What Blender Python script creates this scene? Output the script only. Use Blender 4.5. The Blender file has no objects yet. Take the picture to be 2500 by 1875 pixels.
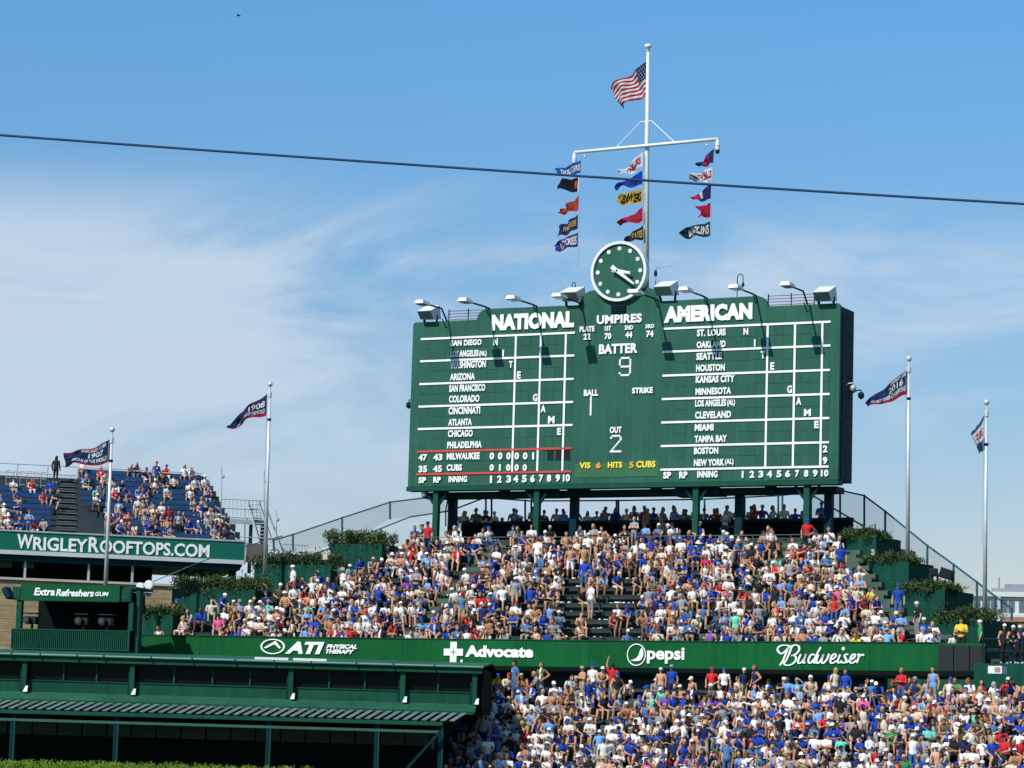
import bpy, bmesh, math, random
import numpy as np
from mathutils import Vector, Matrix, Euler
random.seed(7); np.random.seed(7)
SC = bpy.context.scene
COL = SC.collection
R = math.radians

# ------------------------------------------------------------------ camera
F_PX, PITCH, ROLL, EYE = 7000.0, 0.1275, 0.0292, 6.0
cam_d = bpy.data.cameras.new('camera')
cam_d.sensor_width = 36.0
cam_d.lens = 36.0 * F_PX / 2500.0
cam_d.clip_start = 1.0
cam_d.clip_end = 20000.0
cam = bpy.data.objects.new('camera', cam_d)
COL.objects.link(cam)
cam.matrix_world = (Matrix.Translation((0, 0, EYE)) @ Matrix.Rotation(math.pi/2 + PITCH, 4, 'X')
                    @ Matrix.Rotation(ROLL, 4, 'Z'))
SC.camera = cam
SC.render.resolution_x, SC.render.resolution_y = 1024, 768

# ------------------------------------------------------------------ sun, sky, exposure
SUN_TO = Vector((-1.73, -2.04, 2.58)).normalized()          # towards the sun: behind the camera, to the left
SUN_EL = math.asin(SUN_TO.z)
SUN_AZ = math.atan2(SUN_TO.x, SUN_TO.y)                     # clockwise from +Y
sun_d = bpy.data.lights.new('sun', 'SUN')
sun_d.energy = 4.9
sun_d.angle = R(0.53)
sun_d.color = (1.0, 0.955, 0.88)
sun = bpy.data.objects.new('sun', sun_d)
COL.objects.link(sun)
sun.rotation_euler = (-SUN_TO).to_track_quat('-Z', 'Y').to_euler()
sun.location = (-60, -70, 90)

W = bpy.data.worlds.new('World')
SC.world = W
W.use_nodes = True
wn, wl = W.node_tree.nodes, W.node_tree.links
wn.clear()
w_out = wn.new('ShaderNodeOutputWorld')
w_bg = wn.new('ShaderNodeBackground')
w_bg.inputs['Strength'].default_value = 0.15
sky = wn.new('ShaderNodeTexSky')
sky.sky_type = 'NISHITA'
sky.sun_disc = False
sky.sun_elevation = SUN_EL
sky.sun_rotation = SUN_AZ
sky.altitude = 200
sky.air_density = 1.0
sky.dust_density = 0.6
sky.ozone_density = 3.0
# the sky deepens with height; thin cirrus spreads over the whole dome
tc = wn.new('ShaderNodeTexCoord')
sep = wn.new('ShaderNodeSeparateXYZ'); wl.new(tc.outputs['Generated'], sep.inputs[0])
elev = wn.new('ShaderNodeMapRange'); wl.new(sep.outputs['Z'], elev.inputs['Value'])
elev.inputs['From Min'].default_value = 0.0; elev.inputs['From Max'].default_value = 0.30
ramp = wn.new('ShaderNodeValToRGB'); wl.new(elev.outputs[0], ramp.inputs[0])
cr = ramp.color_ramp
cr.elements[0].position = 0.0; cr.elements[0].color = (0.86, 0.63, 0.58, 1)
cr.elements[1].position = 1.0; cr.elements[1].color = (0.45, 0.87, 1.05, 1)
e = cr.elements.new(0.4); e.color = (0.60, 0.67, 0.71, 1)
tint = wn.new('ShaderNodeMix'); tint.data_type = 'RGBA'; tint.blend_type = 'MULTIPLY'
tint.inputs['Factor'].default_value = 1.0
wl.new(sky.outputs[0], tint.inputs['A']); wl.new(ramp.outputs[0], tint.inputs['B'])
# cirrus: stretched noise over the direction vector, thicker low down
mp = wn.new('ShaderNodeMapping'); mp.inputs['Scale'].default_value = (3.4, 3.4, 11.0)
mp.inputs['Rotation'].default_value = (0.0, R(-10), 0.0)
mp.inputs['Location'].default_value = (0.35, 0.0, 0.1)
wl.new(tc.outputs['Generated'], mp.inputs[0])
nz = wn.new('ShaderNodeTexNoise'); nz.inputs['Scale'].default_value = 1.55
nz.inputs['Detail'].default_value = 9.0; nz.inputs['Roughness'].default_value = 0.60
nz.inputs['Distortion'].default_value = 0.9
wl.new(mp.outputs[0], nz.inputs['Vector'])
cm = wn.new('ShaderNodeMapRange'); cm.interpolation_type = 'SMOOTHSTEP'
# more cirrus towards the west (camera left)
bias = wn.new('ShaderNodeMath'); bias.operation = 'MULTIPLY_ADD'
wl.new(sep.outputs['X'], bias.inputs[0]); bias.inputs[1].default_value = -0.62; wl.new(nz.outputs['Fac'], bias.inputs[2])
wl.new(bias.outputs[0], cm.inputs['Value'])
cm.inputs['From Min'].default_value = 0.36; cm.inputs['From Max'].default_value = 0.66
hz = wn.new('ShaderNodeMapRange'); hz.interpolation_type = 'SMOOTHSTEP'
wl.new(sep.outputs['Z'], hz.inputs['Value'])
hz.inputs['From Min'].default_value = 0.205; hz.inputs['From Max'].default_value = 0.165
cf = wn.new('ShaderNodeMath'); cf.operation = 'MULTIPLY'
wl.new(cm.outputs[0], cf.inputs[0]); wl.new(hz.outputs[0], cf.inputs[1])
cf2 = wn.new('ShaderNodeMath'); cf2.operation = 'MULTIPLY'; cf2.inputs[1].default_value = 0.92
wl.new(cf.outputs[0], cf2.inputs[0])
cmix = wn.new('ShaderNodeMix'); cmix.data_type = 'RGBA'
cmix.inputs['B'].default_value = (3.75, 4.55, 5.45, 1)
wl.new(cf2.outputs[0], cmix.inputs['Factor']); wl.new(tint.outputs['Result'], cmix.inputs['A'])
wl.new(cmix.outputs['Result'], w_bg.inputs['Color'])
wl.new(w_bg.outputs[0], w_out.inputs[0])

SC.view_settings.view_transform = 'Standard'
SC.view_settings.look = 'None'
SC.view_settings.exposure = 0.0
SC.view_settings.gamma = 1.0
SC.view_settings.use_curve_mapping = False
SC.render.engine = 'CYCLES'
SC.cycles.max_bounces = 5
SC.cycles.diffuse_bounces = 3
SC.cycles.transparent_max_bounces = 12
SC.cycles.use_denoising = True
SC.cycles.caustics_reflective = False
SC.cycles.caustics_refractive = False
# ------------------------------------------------------------------ pixels to directions
_cp, _sp, _cr, _sr = math.cos(PITCH), math.sin(PITCH), math.cos(ROLL), math.sin(ROLL)
CAM = Vector((0, 0, EYE))
def ray(px, py):
    a, b = px - 1250.0, py - 937.5
    x, y = _cr*a + _sr*b, -_sr*a + _cr*b
    xc, zc = x/F_PX, -y/F_PX
    return Vector((xc, _cp - zc*_sp, _sp + zc*_cp))
def at(px, py, Y):
    d = ray(px, py)
    return CAM + d * (Y/d.y)
def proj(P):
    q = Vector(P) - CAM
    yc, zc = q.y*_cp + q.z*_sp, -q.y*_sp + q.z*_cp
    x, y = F_PX*q.x/yc, -F_PX*zc/yc
    return (1250 + _cr*x - _sr*y, 937.5 + _sr*x + _cr*y)

class Frame:
    """A vertical plane: u runs right along it, v is up, w comes out of it towards the field."""
    def __init__(s, O, th):
        s.O = Vector(O); s.th = th
        s.eu = Vector((math.cos(th), -math.sin(th), 0)); s.ew = Vector((-math.sin(th), -math.cos(th), 0))
        s.ev = Vector((0, 0, 1))
    def uv(s, px, py, w=0.0):
        d = ray(px, py); o = s.O + s.ew*w
        t = (o - CAM).dot(s.ew) / d.dot(s.ew)
        q = CAM + d*t - s.O
        return q.dot(s.eu), q.z
    def P(s, u, v, w=0.0):
        return s.O + s.eu*u + s.ev*v + s.ew*w
    def px(s, px, py, w=0.0):
        u, v = s.uv(px, py, w); return s.P(u, v, w)
def frame(px, py, Y, deg):
    return Frame(at(px, py, Y), R(deg))

# ------------------------------------------------------------------ materials
MATS = {}
def mat(name, col, rough=0.6, var=0.10, scale=1.5, bump=0.0, metal=0.0, spec=0.3, objcol=False, streak=0.0, attr=None, prand=0.0):
    if name in MATS: return MATS[name]
    m = bpy.data.materials.new(name); m.use_nodes = True
    n, l = m.node_tree.nodes, m.node_tree.links
    b = n['Principled BSDF']
    b.inputs['Roughness'].default_value = rough
    b.inputs['Metallic'].default_value = metal
    b.inputs['Specular IOR Level'].default_value = spec
    t = n.new('ShaderNodeTexCoord')
    nz = n.new('ShaderNodeTexNoise'); nz.inputs['Scale'].default_value = scale
    nz.inputs['Detail'].default_value = 6.0; nz.inputs['Roughness'].default_value = 0.6
    l.new(t.outputs['Object'], nz.inputs['Vector'])
    mr = n.new('ShaderNodeMapRange'); l.new(nz.outputs['Fac'], mr.inputs['Value'])
    mr.inputs['From Min'].default_value = 0.3; mr.inputs['From Max'].default_value = 0.7
    mr.inputs['To Min'].default_value = 1 - var; mr.inputs['To Max'].default_value = 1 + var
    fac = mr.outputs[0]
    if streak > 0:                                   # rain streaks run down the paint
        mp = n.new('ShaderNodeMapping'); mp.inputs['Scale'].default_value = (2.2, 2.2, 0.12)
        l.new(t.outputs['Object'], mp.inputs[0])
        n2 = n.new('ShaderNodeTexNoise'); n2.inputs['Scale'].default_value = 2.0; n2.inputs['Detail'].default_value = 5.0
        l.new(mp.outputs[0], n2.inputs['Vector'])
        m2 = n.new('ShaderNodeMapRange'); l.new(n2.outputs['Fac'], m2.inputs['Value'])
        m2.inputs['From Min'].default_value = 0.3; m2.inputs['From Max'].default_value = 0.7
        m2.inputs['To Min'].default_value = 1 - streak; m2.inputs['To Max'].default_value = 1 + streak
        mu = n.new('ShaderNodeMath'); mu.operation = 'MULTIPLY'
        l.new(fac, mu.inputs[0]); l.new(m2.outputs[0], mu.inputs[1]); fac = mu.outputs[0]
    if prand > 0:                                    # each sheet has aged a little differently
        o2 = n.new('ShaderNodeObjectInfo'); m3 = n.new('ShaderNodeMapRange'); l.new(o2.outputs['Random'], m3.inputs['Value'])
        m3.inputs['To Min'].default_value = 1 - prand; m3.inputs['To Max'].default_value = 1 + prand
        mu = n.new('ShaderNodeMath'); mu.operation = 'MULTIPLY'
        l.new(fac, mu.inputs[0]); l.new(m3.outputs[0], mu.inputs[1]); fac = mu.outputs[0]
    mx = n.new('ShaderNodeVectorMath'); mx.operation = 'SCALE'
    if objcol:
        oi = n.new('ShaderNodeObjectInfo'); l.new(oi.outputs['Color'], mx.inputs[0])
    elif attr:
        at_ = n.new('ShaderNodeAttribute'); at_.attribute_name = attr; l.new(at_.outputs['Color'], mx.inputs[0])
    else:
        mx.inputs[0].default_value = col[:3]
    l.new(fac, mx.inputs['Scale'])
    l.new(mx.outputs[0], b.inputs['Base Color'])
    if bump > 0:
        bp = n.new('ShaderNodeBump'); bp.inputs['Strength'].default_value = bump; bp.inputs['Distance'].default_value = 0.02
        n3 = n.new('ShaderNodeTexNoise'); n3.inputs['Scale'].default_value = scale*6; n3.inputs['Detail'].default_value = 4
        l.new(t.outputs['Object'], n3.inputs['Vector'])
        l.new(n3.outputs['Fac'], bp.inputs['Height']); l.new(bp.outputs[0], b.inputs['Normal'])
    MATS[name] = m
    return m
def mesh_mat(name, col, cover):
    """chain link seen from afar: the wires cover a share of the view"""
    if name in MATS: return MATS[name]
    m = bpy.data.materials.new(name); m.use_nodes = True
    n, l = m.node_tree.nodes, m.node_tree.links
    b = n['Principled BSDF']; b.inputs['Base Color'].default_value = (*col, 1); b.inputs['Roughness'].default_value = 0.6
    tr = n.new('ShaderNodeBsdfTransparent'); mx = n.new('ShaderNodeMixShader'); mx.inputs[0].default_value = cover
    l.new(tr.outputs[0], mx.inputs[1]); l.new(b.outputs[0], mx.inputs[2]); l.new(mx.outputs[0], n['Material Output'].inputs[0])
    MATS[name] = m
    return m
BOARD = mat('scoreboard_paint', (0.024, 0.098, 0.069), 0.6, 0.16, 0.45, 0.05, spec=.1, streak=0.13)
CELL = mat('score_plate_paint', (0.018, 0.100, 0.070), 0.6, 0.05, 0.8, spec=.1, objcol=True)
WALLG = mat('sign_wall_paint', (0.0035, 0.084, 0.022), 0.6, 0.13, 0.5, 0.03, spec=.1, streak=0.12, prand=.09)
PLANTG = mat('planter_paint', (0.005, 0.052, 0.034), 0.7, 0.18, 0.8, 0.08, spec=.1, streak=0.16, prand=.10)
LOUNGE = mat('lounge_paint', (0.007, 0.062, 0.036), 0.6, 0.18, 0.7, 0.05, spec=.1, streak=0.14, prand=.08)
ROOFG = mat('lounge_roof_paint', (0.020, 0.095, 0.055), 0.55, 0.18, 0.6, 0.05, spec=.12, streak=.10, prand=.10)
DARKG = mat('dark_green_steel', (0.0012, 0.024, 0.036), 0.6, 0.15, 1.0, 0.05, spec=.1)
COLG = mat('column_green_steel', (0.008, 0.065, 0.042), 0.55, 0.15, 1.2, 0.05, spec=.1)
BLACKG = mat('near_black_wall', (0.005, 0.009, 0.009), 0.85, 0.15, 1.0, spec=.05)  # near-black lounge paint; shade put into the colour for parapet and end walls
WHITE = mat('white_sign_paint', (0.80, 0.80, 0.78), 0.5, 0.03, 1.0)
WHITEM = mat('white_enamel', (0.68, 0.69, 0.70), 0.4, 0.04, 1.0)
REDP = mat('red_line_paint', (0.50, 0.06, 0.05), 0.5, 0.08, 1.0)
YELP = mat('yellow_lamp_letters', (0.80, 0.62, 0.06), 0.5, 0.04, 1.0)
ORGP = mat('orange_lamp_digits', (0.80, 0.30, 0.04), 0.5, 0.04, 1.0)
STEEL = mat('galvanised_steel', (0.42, 0.44, 0.46), 0.4, 0.10, 2.0, metal=0.35)
LSTEEL = mat('pale_stand_steel', (0.36, 0.40, 0.43), 0.5, 0.12, 2.0, metal=0.1)
LAMPG = mat('floodlight_glass', (0.12, 0.15, 0.17), 0.3, 0.10, 2.0, spec=0.5)
LAMPU = mat('floodlight_underside', (0.16, 0.22, 0.22), 0.5, 0.10, 2.0)
BLKP = mat('black_opening', (0.006, 0.008, 0.009), 0.8, 0.1, 1.0)
PIPEB = mat('fence_pipe_paint', (0.018, 0.080, 0.125), 0.5, 0.12, 2.0)
RAILP = mat('faded_red_pipe', (0.20, 0.10, 0.13), 0.5, 0.12, 2.0)
MESHF = mesh_mat('chain_link', (0.10, 0.15, 0.15), 0.27)
TREAD = mat('bleacher_concrete', (0.030, 0.042, 0.038), 0.8, 0.25, 1.2, 0.1)
STEPG = mat('stair_step_paint', (0.060, 0.098, 0.072), 0.7, 0.2, 1.4, 0.1)
BENCH = mat('bleacher_bench_paint', (0.022, 0.040, 0.034), 0.45, 0.25, 1.5, 0.05, prand=.2)
GLASS = mat('dark_window_glass', (0.004, 0.007, 0.007), 0.3, 0.1, 1.0, spec=0.08)

# ------------------------------------------------------------------ mesh building
ORG = {}
def org(o): return ORG.get(o.name, Vector((0, 0, 0)))
def tag(o, label=None, cat=None, group=None, kind=None):
    if label: o['label'] = label
    if cat: o['category'] = cat
    if group: o['group'] = group
    if kind: o['kind'] = kind
    return o
def thing(name, loc, label, cat, group=None, kind=None):
    o = bpy.data.objects.new(name, None); COL.objects.link(o)
    o.location = loc; o.empty_display_size = 0.3
    ORG[o.name] = Vector(loc)
    return tag(o, label, cat, group, kind)
class MB:
    def __init__(s): s.v = []; s.f = []
    def add(s, vs, fs):
        k = len(s.v); s.v += [Vector(v) for v in vs]; s.f += [tuple(i + k for i in f) for f in fs]; return s
    def hexa(s, c):
        return s.add(c, [(0,3,2,1),(4,5,6,7),(0,1,5,4),(1,2,6,5),(2,3,7,6),(3,0,4,7)])
    def box(s, fr, u0, u1, v0, v1, w0, w1):
        P = fr.P
        return s.hexa([P(u0,v0,w1),P(u1,v0,w1),P(u1,v0,w0),P(u0,v0,w0),P(u0,v1,w1),P(u1,v1,w1),P(u1,v1,w0),P(u0,v1,w0)])
    def bar(s, A, B, hw, hh, up=Vector((0,0,1))):
        A, B = Vector(A), Vector(B); d = (B-A).normalized()
        x = d.cross(up)
        if x.length < 1e-4: x = d.cross(Vector((0,1,0)))
        x.normalize(); y = x.cross(d).normalized()
        c = [A-x*hw-y*hh, A+x*hw-y*hh, B+x*hw-y*hh, B-x*hw-y*hh, A-x*hw+y*hh, A+x*hw+y*hh, B+x*hw+y*hh, B-x*hw+y*hh]
        return s.hexa(c)
    def tube(s, pts, r, n=8, r2=None, cap=True):
        pts = [Vector(p) for p in pts]; k = len(s.v); m = len(pts)
        ref = None
        for i, p in enumerate(pts):
            d = (pts[min(i+1,m-1)] - pts[max(i-1,0)]).normalized()
            a = ref if ref is not None else (Vector((1,0,0)) if abs(d.x) < 0.9 else Vector((0,1,0)))
            x = (a - d*a.dot(d)).normalized(); ref = x; y = d.cross(x)
            rr = r if r2 is None else r + (r2-r)*i/(m-1)
            for j in range(n):
                t = 2*math.pi*j/n
                s.v.append(p + x*(rr*math.cos(t)) + y*(rr*math.sin(t)))
        for i in range(m-1):
            for j in range(n):
                a = k+i*n+j; b = k+i*n+(j+1) % n
                s.f.append((a, b, b+n, a+n))
        if cap:
            s.f.append(tuple(k+j for j in reversed(range(n)))); s.f.append(tuple(k+(m-1)*n+j for j in range(n)))
        return s
    def lathe(s, c, prof, n=14, axis=Vector((0,0,1))):
        c = Vector(c); ax = axis.normalized()
        x = ax.cross(Vector((0,1,0)) if abs(ax.y) < 0.9 else Vector((1,0,0))).normalized(); y = ax.cross(x)
        k = len(s.v)
        for (r, h) in prof:
            for j in range(n):
                t = 2*math.pi*j/n
                s.v.append(c + ax*h + x*(r*math.cos(t)) + y*(r*math.sin(t)))
        for i in range(len(prof)-1):
            for j in range(n):
                a = k+i*n+j; b = k+i*n+(j+1) % n
                s.f.append((a, b, b+n, a+n))
        s.f.append(tuple(k+j for j in reversed(range(n)))); s.f.append(tuple(k+(len(prof)-1)*n+j for j in range(n)))
        return s
    def prism(s, fr, outline, w0, w1):
        """outline (u, v) in order; extruded from w0 (back) to w1 (front)"""
        n = len(outline); k = len(s.v)
        for w in (w0, w1):
            for (u, v) in outline: s.v.append(fr.P(u, v, w))
        s.f.append(tuple(k+n+i for i in range(n))); s.f.append(tuple(k+i for i in reversed(range(n))))
        for i in range(n):
            j = (i+1) % n
            s.f.append((k+i, k+j, k+n+j, k+n+i))
        return s
    def ring(s, fr, cu, cv, ro, ri, w0, w1, n=48, sx=1.0):
        k = len(s.v)
        for i in range(n):
            t = 2*math.pi*i/n; c, q = math.cos(t)*sx, math.sin(t)
            for (r, w) in ((ro, w0), (ro, w1), (ri, w1), (ri, w0)): s.v.append(fr.P(cu+c*r, cv+q*r, w))
        for i in range(n):
            j = (i+1) % n
            for q in range(4):
                r = (q+1) % 4
                s.f.append((k+i*4+q, k+j*4+q, k+j*4+r, k+i*4+r))
        return s
    def build(s, name, m, parent=None, loc=None, fix=True, smooth=False, color=None):
        o_ = org(parent) if parent else (Vector(loc) if loc is not None else Vector((0,0,0)))
        me = bpy.data.meshes.new(name)
        me.from_pydata([tuple(v - o_) for v in s.v], [], s.f)
        if fix:
            bm = bmesh.new(); bm.from_mesh(me); bmesh.ops.recalc_face_normals(bm, faces=bm.faces); bm.to_mesh(me); bm.free()
        for q in (m if isinstance(m, (list, tuple)) else [m]): me.materials.append(q)
        if smooth:
            for p in me.polygons: p.use_smooth = True
        o = bpy.data.objects.new(name, me); COL.objects.link(o)
        if parent: o.parent = parent; ORG[o.name] = o_
        else: o.location = o_; ORG[o.name] = o_
        if color: o.color = (*color, 1)
        return o
def struct(o): o['kind'] = 'structure'; return o

# ------------------------------------------------------------------ lettering
_TXT = {}
def glyphs(txt, bold=0.02, space=1.0, shear=0.0):
    key = (txt, bold, space, shear)
    if key in _TXT: return _TXT[key]
    cu = bpy.data.curves.new('t', 'FONT'); cu.body = txt; cu.size = 1.0; cu.offset = bold
    cu.space_character = space; cu.shear = shear; cu.resolution_u = 3; cu.extrude = 0.5; cu.fill_mode = 'BOTH'
    ob = bpy.data.objects.new('t', cu); COL.objects.link(ob)
    dg = bpy.context.evaluated_depsgraph_get(); dg.update()
    me = ob.evaluated_get(dg).to_mesh()
    vs = np.array([v.co[:] for v in me.vertices]); fs = [tuple(p.vertices) for p in me.polygons]
    ob.evaluated_get(dg).to_mesh_clear()
    bpy.data.objects.remove(ob); bpy.data.curves.remove(cu)
    _TXT[key] = (vs, fs)
    return vs, fs
def text_uv(mb, fr, txt, u0, u1, v0, v1, w=0.01, thick=0.03, bold=0.02, space=1.0, shear=0.0, warp=None):
    vs, fs = glyphs(txt, bold, space, shear)
    lo, hi = vs.min(0), vs.max(0)
    q = (vs - lo) / np.maximum(hi - lo, 1e-6)
    if warp: return mb.add([warp(float(a), float(b), float(c)) for a, b, c in q], fs)
    return mb.add([fr.P(u0 + a*(u1-u0), v0 + b*(v1-v0), w + c*thick) for a, b, c in q], fs)
def text_px(mb, fr, txt, xl, xr, yb, yt, w=0.01, **k):
    u0, v0 = fr.uv(xl, yb, w); _, v1 = fr.uv(xl, yt, w); u1, _ = fr.uv(xr, yb, w)
    return text_uv(mb, fr, txt, u0, u1, v0, v1, w, **k)

struct(MB().add([(-4000,-600,0),(4000,-600,0),(4000,9000,0),(-4000,9000,0)], [(0,1,2,3)]).build(
    'ground', mat('outfield_grass', (0.045, 0.10, 0.02), 0.9, 0.25, 0.2)))
# ------------------------------------------------------------------ the scoreboard
FB = Frame(Vector((5.2265, 141.2346, EYE + 13.9391)), 0.4638)   # v = 0 on the lowest lines, u = 0 in the middle
Z1 = lambda x, y: (960 + x/2.765, 640 + y/2.765)
Z2 = lambda x, y: (1540 + x/2.765, 640 + y/2.765)
b_px = lambda p: FB.uv(*p)
sb = thing('scoreboard', FB.P(0, -0.75, -0.9), 'huge green manual baseball scoreboard with white team names, on steel columns above the bleachers', 'scoreboard')
DEPTH = 1.95
uL = b_px(Z1(117, 950))[0]; uR = b_px(Z2(1407, 870))[0]
vB = -0.62
vT = b_px(Z1(350, 398))[1]; vM = b_px(Z1(950, 300))[1]
uS1, uS2 = b_px(Z1(565, 380))[0], b_px(Z1(640, 320))[0]
uS4, uS3 = b_px(Z2(925, 290))[0], b_px(Z2(850, 232))[0]
uC, vC = b_px((1514.7, 664.0)); RC = 1.52
out = [(uL, vB), (uR, vB), (uR, vT-0.12), (uR-0.12, vT)]
out += [(uS4, vT)] + [(uS3 + (uS4-uS3)*math.sin(t), vT + (vM-vT)*math.cos(t)) for t in np.linspace(math.pi/2*0.95, 0, 7)]
def lobe(sgn):
    c = (uC + sgn*1.45, vM - 0.1); r = 0.78
    a = np.linspace(R(5), R(150), 12)
    return [(c[0] + sgn*r*math.cos(t), c[1] + r*math.sin(t)) for t in a]
out += lobe(1) + list(reversed(lobe(-1)))
out += [(uS2 - (uS2-uS1)*math.sin(t), vT + (vM-vT)*math.cos(t)) for t in np.linspace(0, math.pi/2*0.95, 7)] + [(uS1, vT), (uL+0.1, vT), (uL, vT-0.1)]
MB().prism(FB, out, -0.22, 0.0).build('face_panel', BOARD, sb)
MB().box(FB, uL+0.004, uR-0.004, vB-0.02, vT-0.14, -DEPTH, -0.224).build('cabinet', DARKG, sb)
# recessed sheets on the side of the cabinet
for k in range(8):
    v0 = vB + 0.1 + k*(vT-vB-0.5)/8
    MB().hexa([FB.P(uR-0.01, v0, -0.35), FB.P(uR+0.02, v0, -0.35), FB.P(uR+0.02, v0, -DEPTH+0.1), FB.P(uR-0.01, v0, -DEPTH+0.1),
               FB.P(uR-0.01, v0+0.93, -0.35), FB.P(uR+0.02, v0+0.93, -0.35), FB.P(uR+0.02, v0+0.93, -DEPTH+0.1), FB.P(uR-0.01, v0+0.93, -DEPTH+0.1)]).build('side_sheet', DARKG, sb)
MB().box(FB, uL-0.03, uR+0.03, vB-0.24, vB-0.022, -0.6, 0.10).build('bottom_lip', COLG, sb)
MB().box(FB, uL+0.5, uR-0.3, vB-0.55, vB-0.26, -1.75, -0.65).build('main_beam', DARKG, sb)
# score plates: every row has two pitcher plates, a name plate and ten innings
rowsL = [522, 672, 825, 977, 1128, 1280, 1433]; rowsR = [450, 606, 767, 925, 1083, 1243, 1402]
vl = [b_px(Z1(180 - 23*i/6, y))[1] for i, y in enumerate(rowsL)]
vr = [b_px(Z2(222 - 22*i/6, y))[1] for i, y in enumerate(rowsR)]
VL = [(a+b)/2 for a, b in zip(vl, vr)]
cellx = [(168, 232), (262, 340), (352, 632)] + [(c-27, c+27) for c in (662, 719, 779, 832, 888, 944, 1000, 1056, 1113, 1170)]
def ux(side, x): return (b_px(Z1(x, 980)) if side == 0 else b_px(Z2(x, 925)))[0]
cellsR = [(190, 258), (300, 372), (415, 712)] + [(c-29, c+29) for c in (756, 815, 877, 935, 997, 1057, 1120, 1182, 1243, 1304)]
for side, cx in ((0, cellx), (1, cellsR)):
    for r in range(12):
        va, vb = VL[r//2], VL[r//2+1]; h = (va-vb)/2
        top = va - (r % 2)*h - 0.03; bot = top - h + 0.06
        for j, (x0, x1) in enumerate(cx):
            if side == 0 and r == 10 and j >= 10: continue
            dy = (r-5.5)*-2.0
            q = random.uniform(0.93, 1.07)
            MB().box(FB, ux(side, x0+1.5), ux(side, x1-1.5), bot+random.uniform(0, .012), top, -0.01, random.uniform(0.008, 0.016)).build(
                'score_plate', CELL, sb, color=(0.024*q, 0.098*q, 0.069*q*random.uniform(.97, 1.03)))
for (x0, x1) in ((1041, 1084), (1097, 1140), (1152, 1196)):
    u0, _ = b_px(Z1(x0, 1300)); u1, _ = b_px(Z1(x1, 1300))
    o = MB().box(FB, u0, u1, b_px(Z1(x0, 1330))[1], b_px(Z1(x0, 1270))[1], -0.004, 0.006).build('open_hatch', BLKP, sb)  # black plate; the dark inside of the hatch is put into its colour
    MB().box(FB, u0, u1, b_px(Z1(x0, 1330))[1]-0.03, b_px(Z1(x0, 1330))[1]-0.004, 0, 0.05).build('sill', COLG, o)
# painted rules
for side, x0, x1 in ((0, 174, 1216), (1, 212, 1344)):
    for i in range(7):
        red = side == 0 and i >= 5
        MB().box(FB, ux(side, x0), ux(side, x1), VL[i]-0.052, VL[i]+0.052, 0.034, 0.05).build('red_rule' if red else 'white_rule', REDP if red else WHITE, sb)
for side, xs in ((0, (817, 986, 1155)), (1, (918, 1103, 1288))):
    for x in xs:
        u = ux(side, x); MB().box(FB, u-0.052, u+0.052, VL[6]+0.055, VL[0]-0.055, 0.032, 0.047).build('white_column_rule', WHITE, sb)
def words(lst, Z, m=WHITE, name='lettering', **k):
    for (t, xl, xr, yb, yt) in lst:
        a, b = Z(xl, yb), Z(xr, yt)
        mb = MB(); text_px(mb, FB, t, a[0], b[0], a[1], b[1], 0.036, thick=0.035, **k); mb.build(name, m, sb)
words([('NATIONAL', 665, 1221, 465, 355)], Z1, bold=0.07, space=1.06)
words([('AMERICAN', 225, 821, 412, 300)], Z2, bold=0.07, space=1.06)
words([('SAN DIEGO',390,598,568,528),('LOS ANGELES',387,577,643,600),('(NL)',582,632,643,600),('WASHINGTON',387,626,720,671),
       ('ARIZONA',384,552,800,753),('SAN FRANCISCO',379,622,878,830),('COLORADO',378,583,950,902),('CINCINNATI',375,588,1030,980),
       ('ATLANTA',373,532,1105,1060),('CHICAGO',371,538,1182,1135),('PHILADELPHIA',366,598,1258,1213),('MILWAUKEE',363,585,1335,1289),
       ('CUBS',362,465,1410,1366),('47',173,230,1342,1297),('43',272,333,1340,1295),('35',172,230,1420,1375),('45',270,330,1418,1373),
       ('SP',172,222,1493,1452),('RP',272,322,1490,1450),('INNING',375,500,1487,1445)], Z1, bold=0.042, space=1.05)
words([('ST. LOUIS',448,642,503,456),('OAKLAND',446,641,582,536),('SEATTLE',444,615,662,614),('HOUSTON',442,636,740,693),
       ('KANSAS CITY',440,702,818,770),('MINNESOTA',438,678,898,851),('LOS ANGELES',436,645,978,931),('(AL)',652,705,978,928),
       ('CLEVELAND',435,678,1058,1010),('MIAMI',433,560,1140,1094),('TAMPA BAY',432,650,1218,1172),('BOSTON',428,592,1298,1252),
       ('NEW YORK',427,632,1378,1331),('(AL)',637,695,1375,1328),('SP',220,273,1462,1416),('RP',328,383,1460,1414),('INNING',450,586,1456,1410)], Z2, bold=0.042, space=1.05)
dig = lambda s, xs, yb, yt: [(c, a, b, yb, yt) for c, (a, b) in zip(s, xs)]
words([('1',654,668,1492,1442),('2',703,733,1490,1440),('3',765,797,1489,1439),('4',812,845,1488,1438),('5',870,902,1487,1437),('6',926,957,1486,1436),
       ('7',985,1013,1485,1435),('8',1038,1067,1484,1434),('9',1097,1127,1483,1433),('10',1147,1193,1482,1432)], Z1, bold=0.042, space=1.05)
words([('1',750,762,1457,1410),('2',803,835,1456,1409),('3',863,896,1455,1408),('4',920,955,1454,1407),('5',985,1018,1453,1406),('6',1043,1077,1452,1405),
       ('7',1110,1138,1451,1404),('8',1170,1200,1450,1403),('9',1230,1262,1449,1402),('10',1285,1335,1448,1401)], Z2, bold=0.042, space=1.05)
words(dig('000001', [(652,682),(708,738),(765,793),(820,850),(877,907),(940,952)], 1333, 1285), Z1, bold=0.045)
words(dig('01000', [(652,680),(715,727),(763,792),(820,848),(875,903)], 1409, 1365), Z1, bold=0.045)
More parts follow.
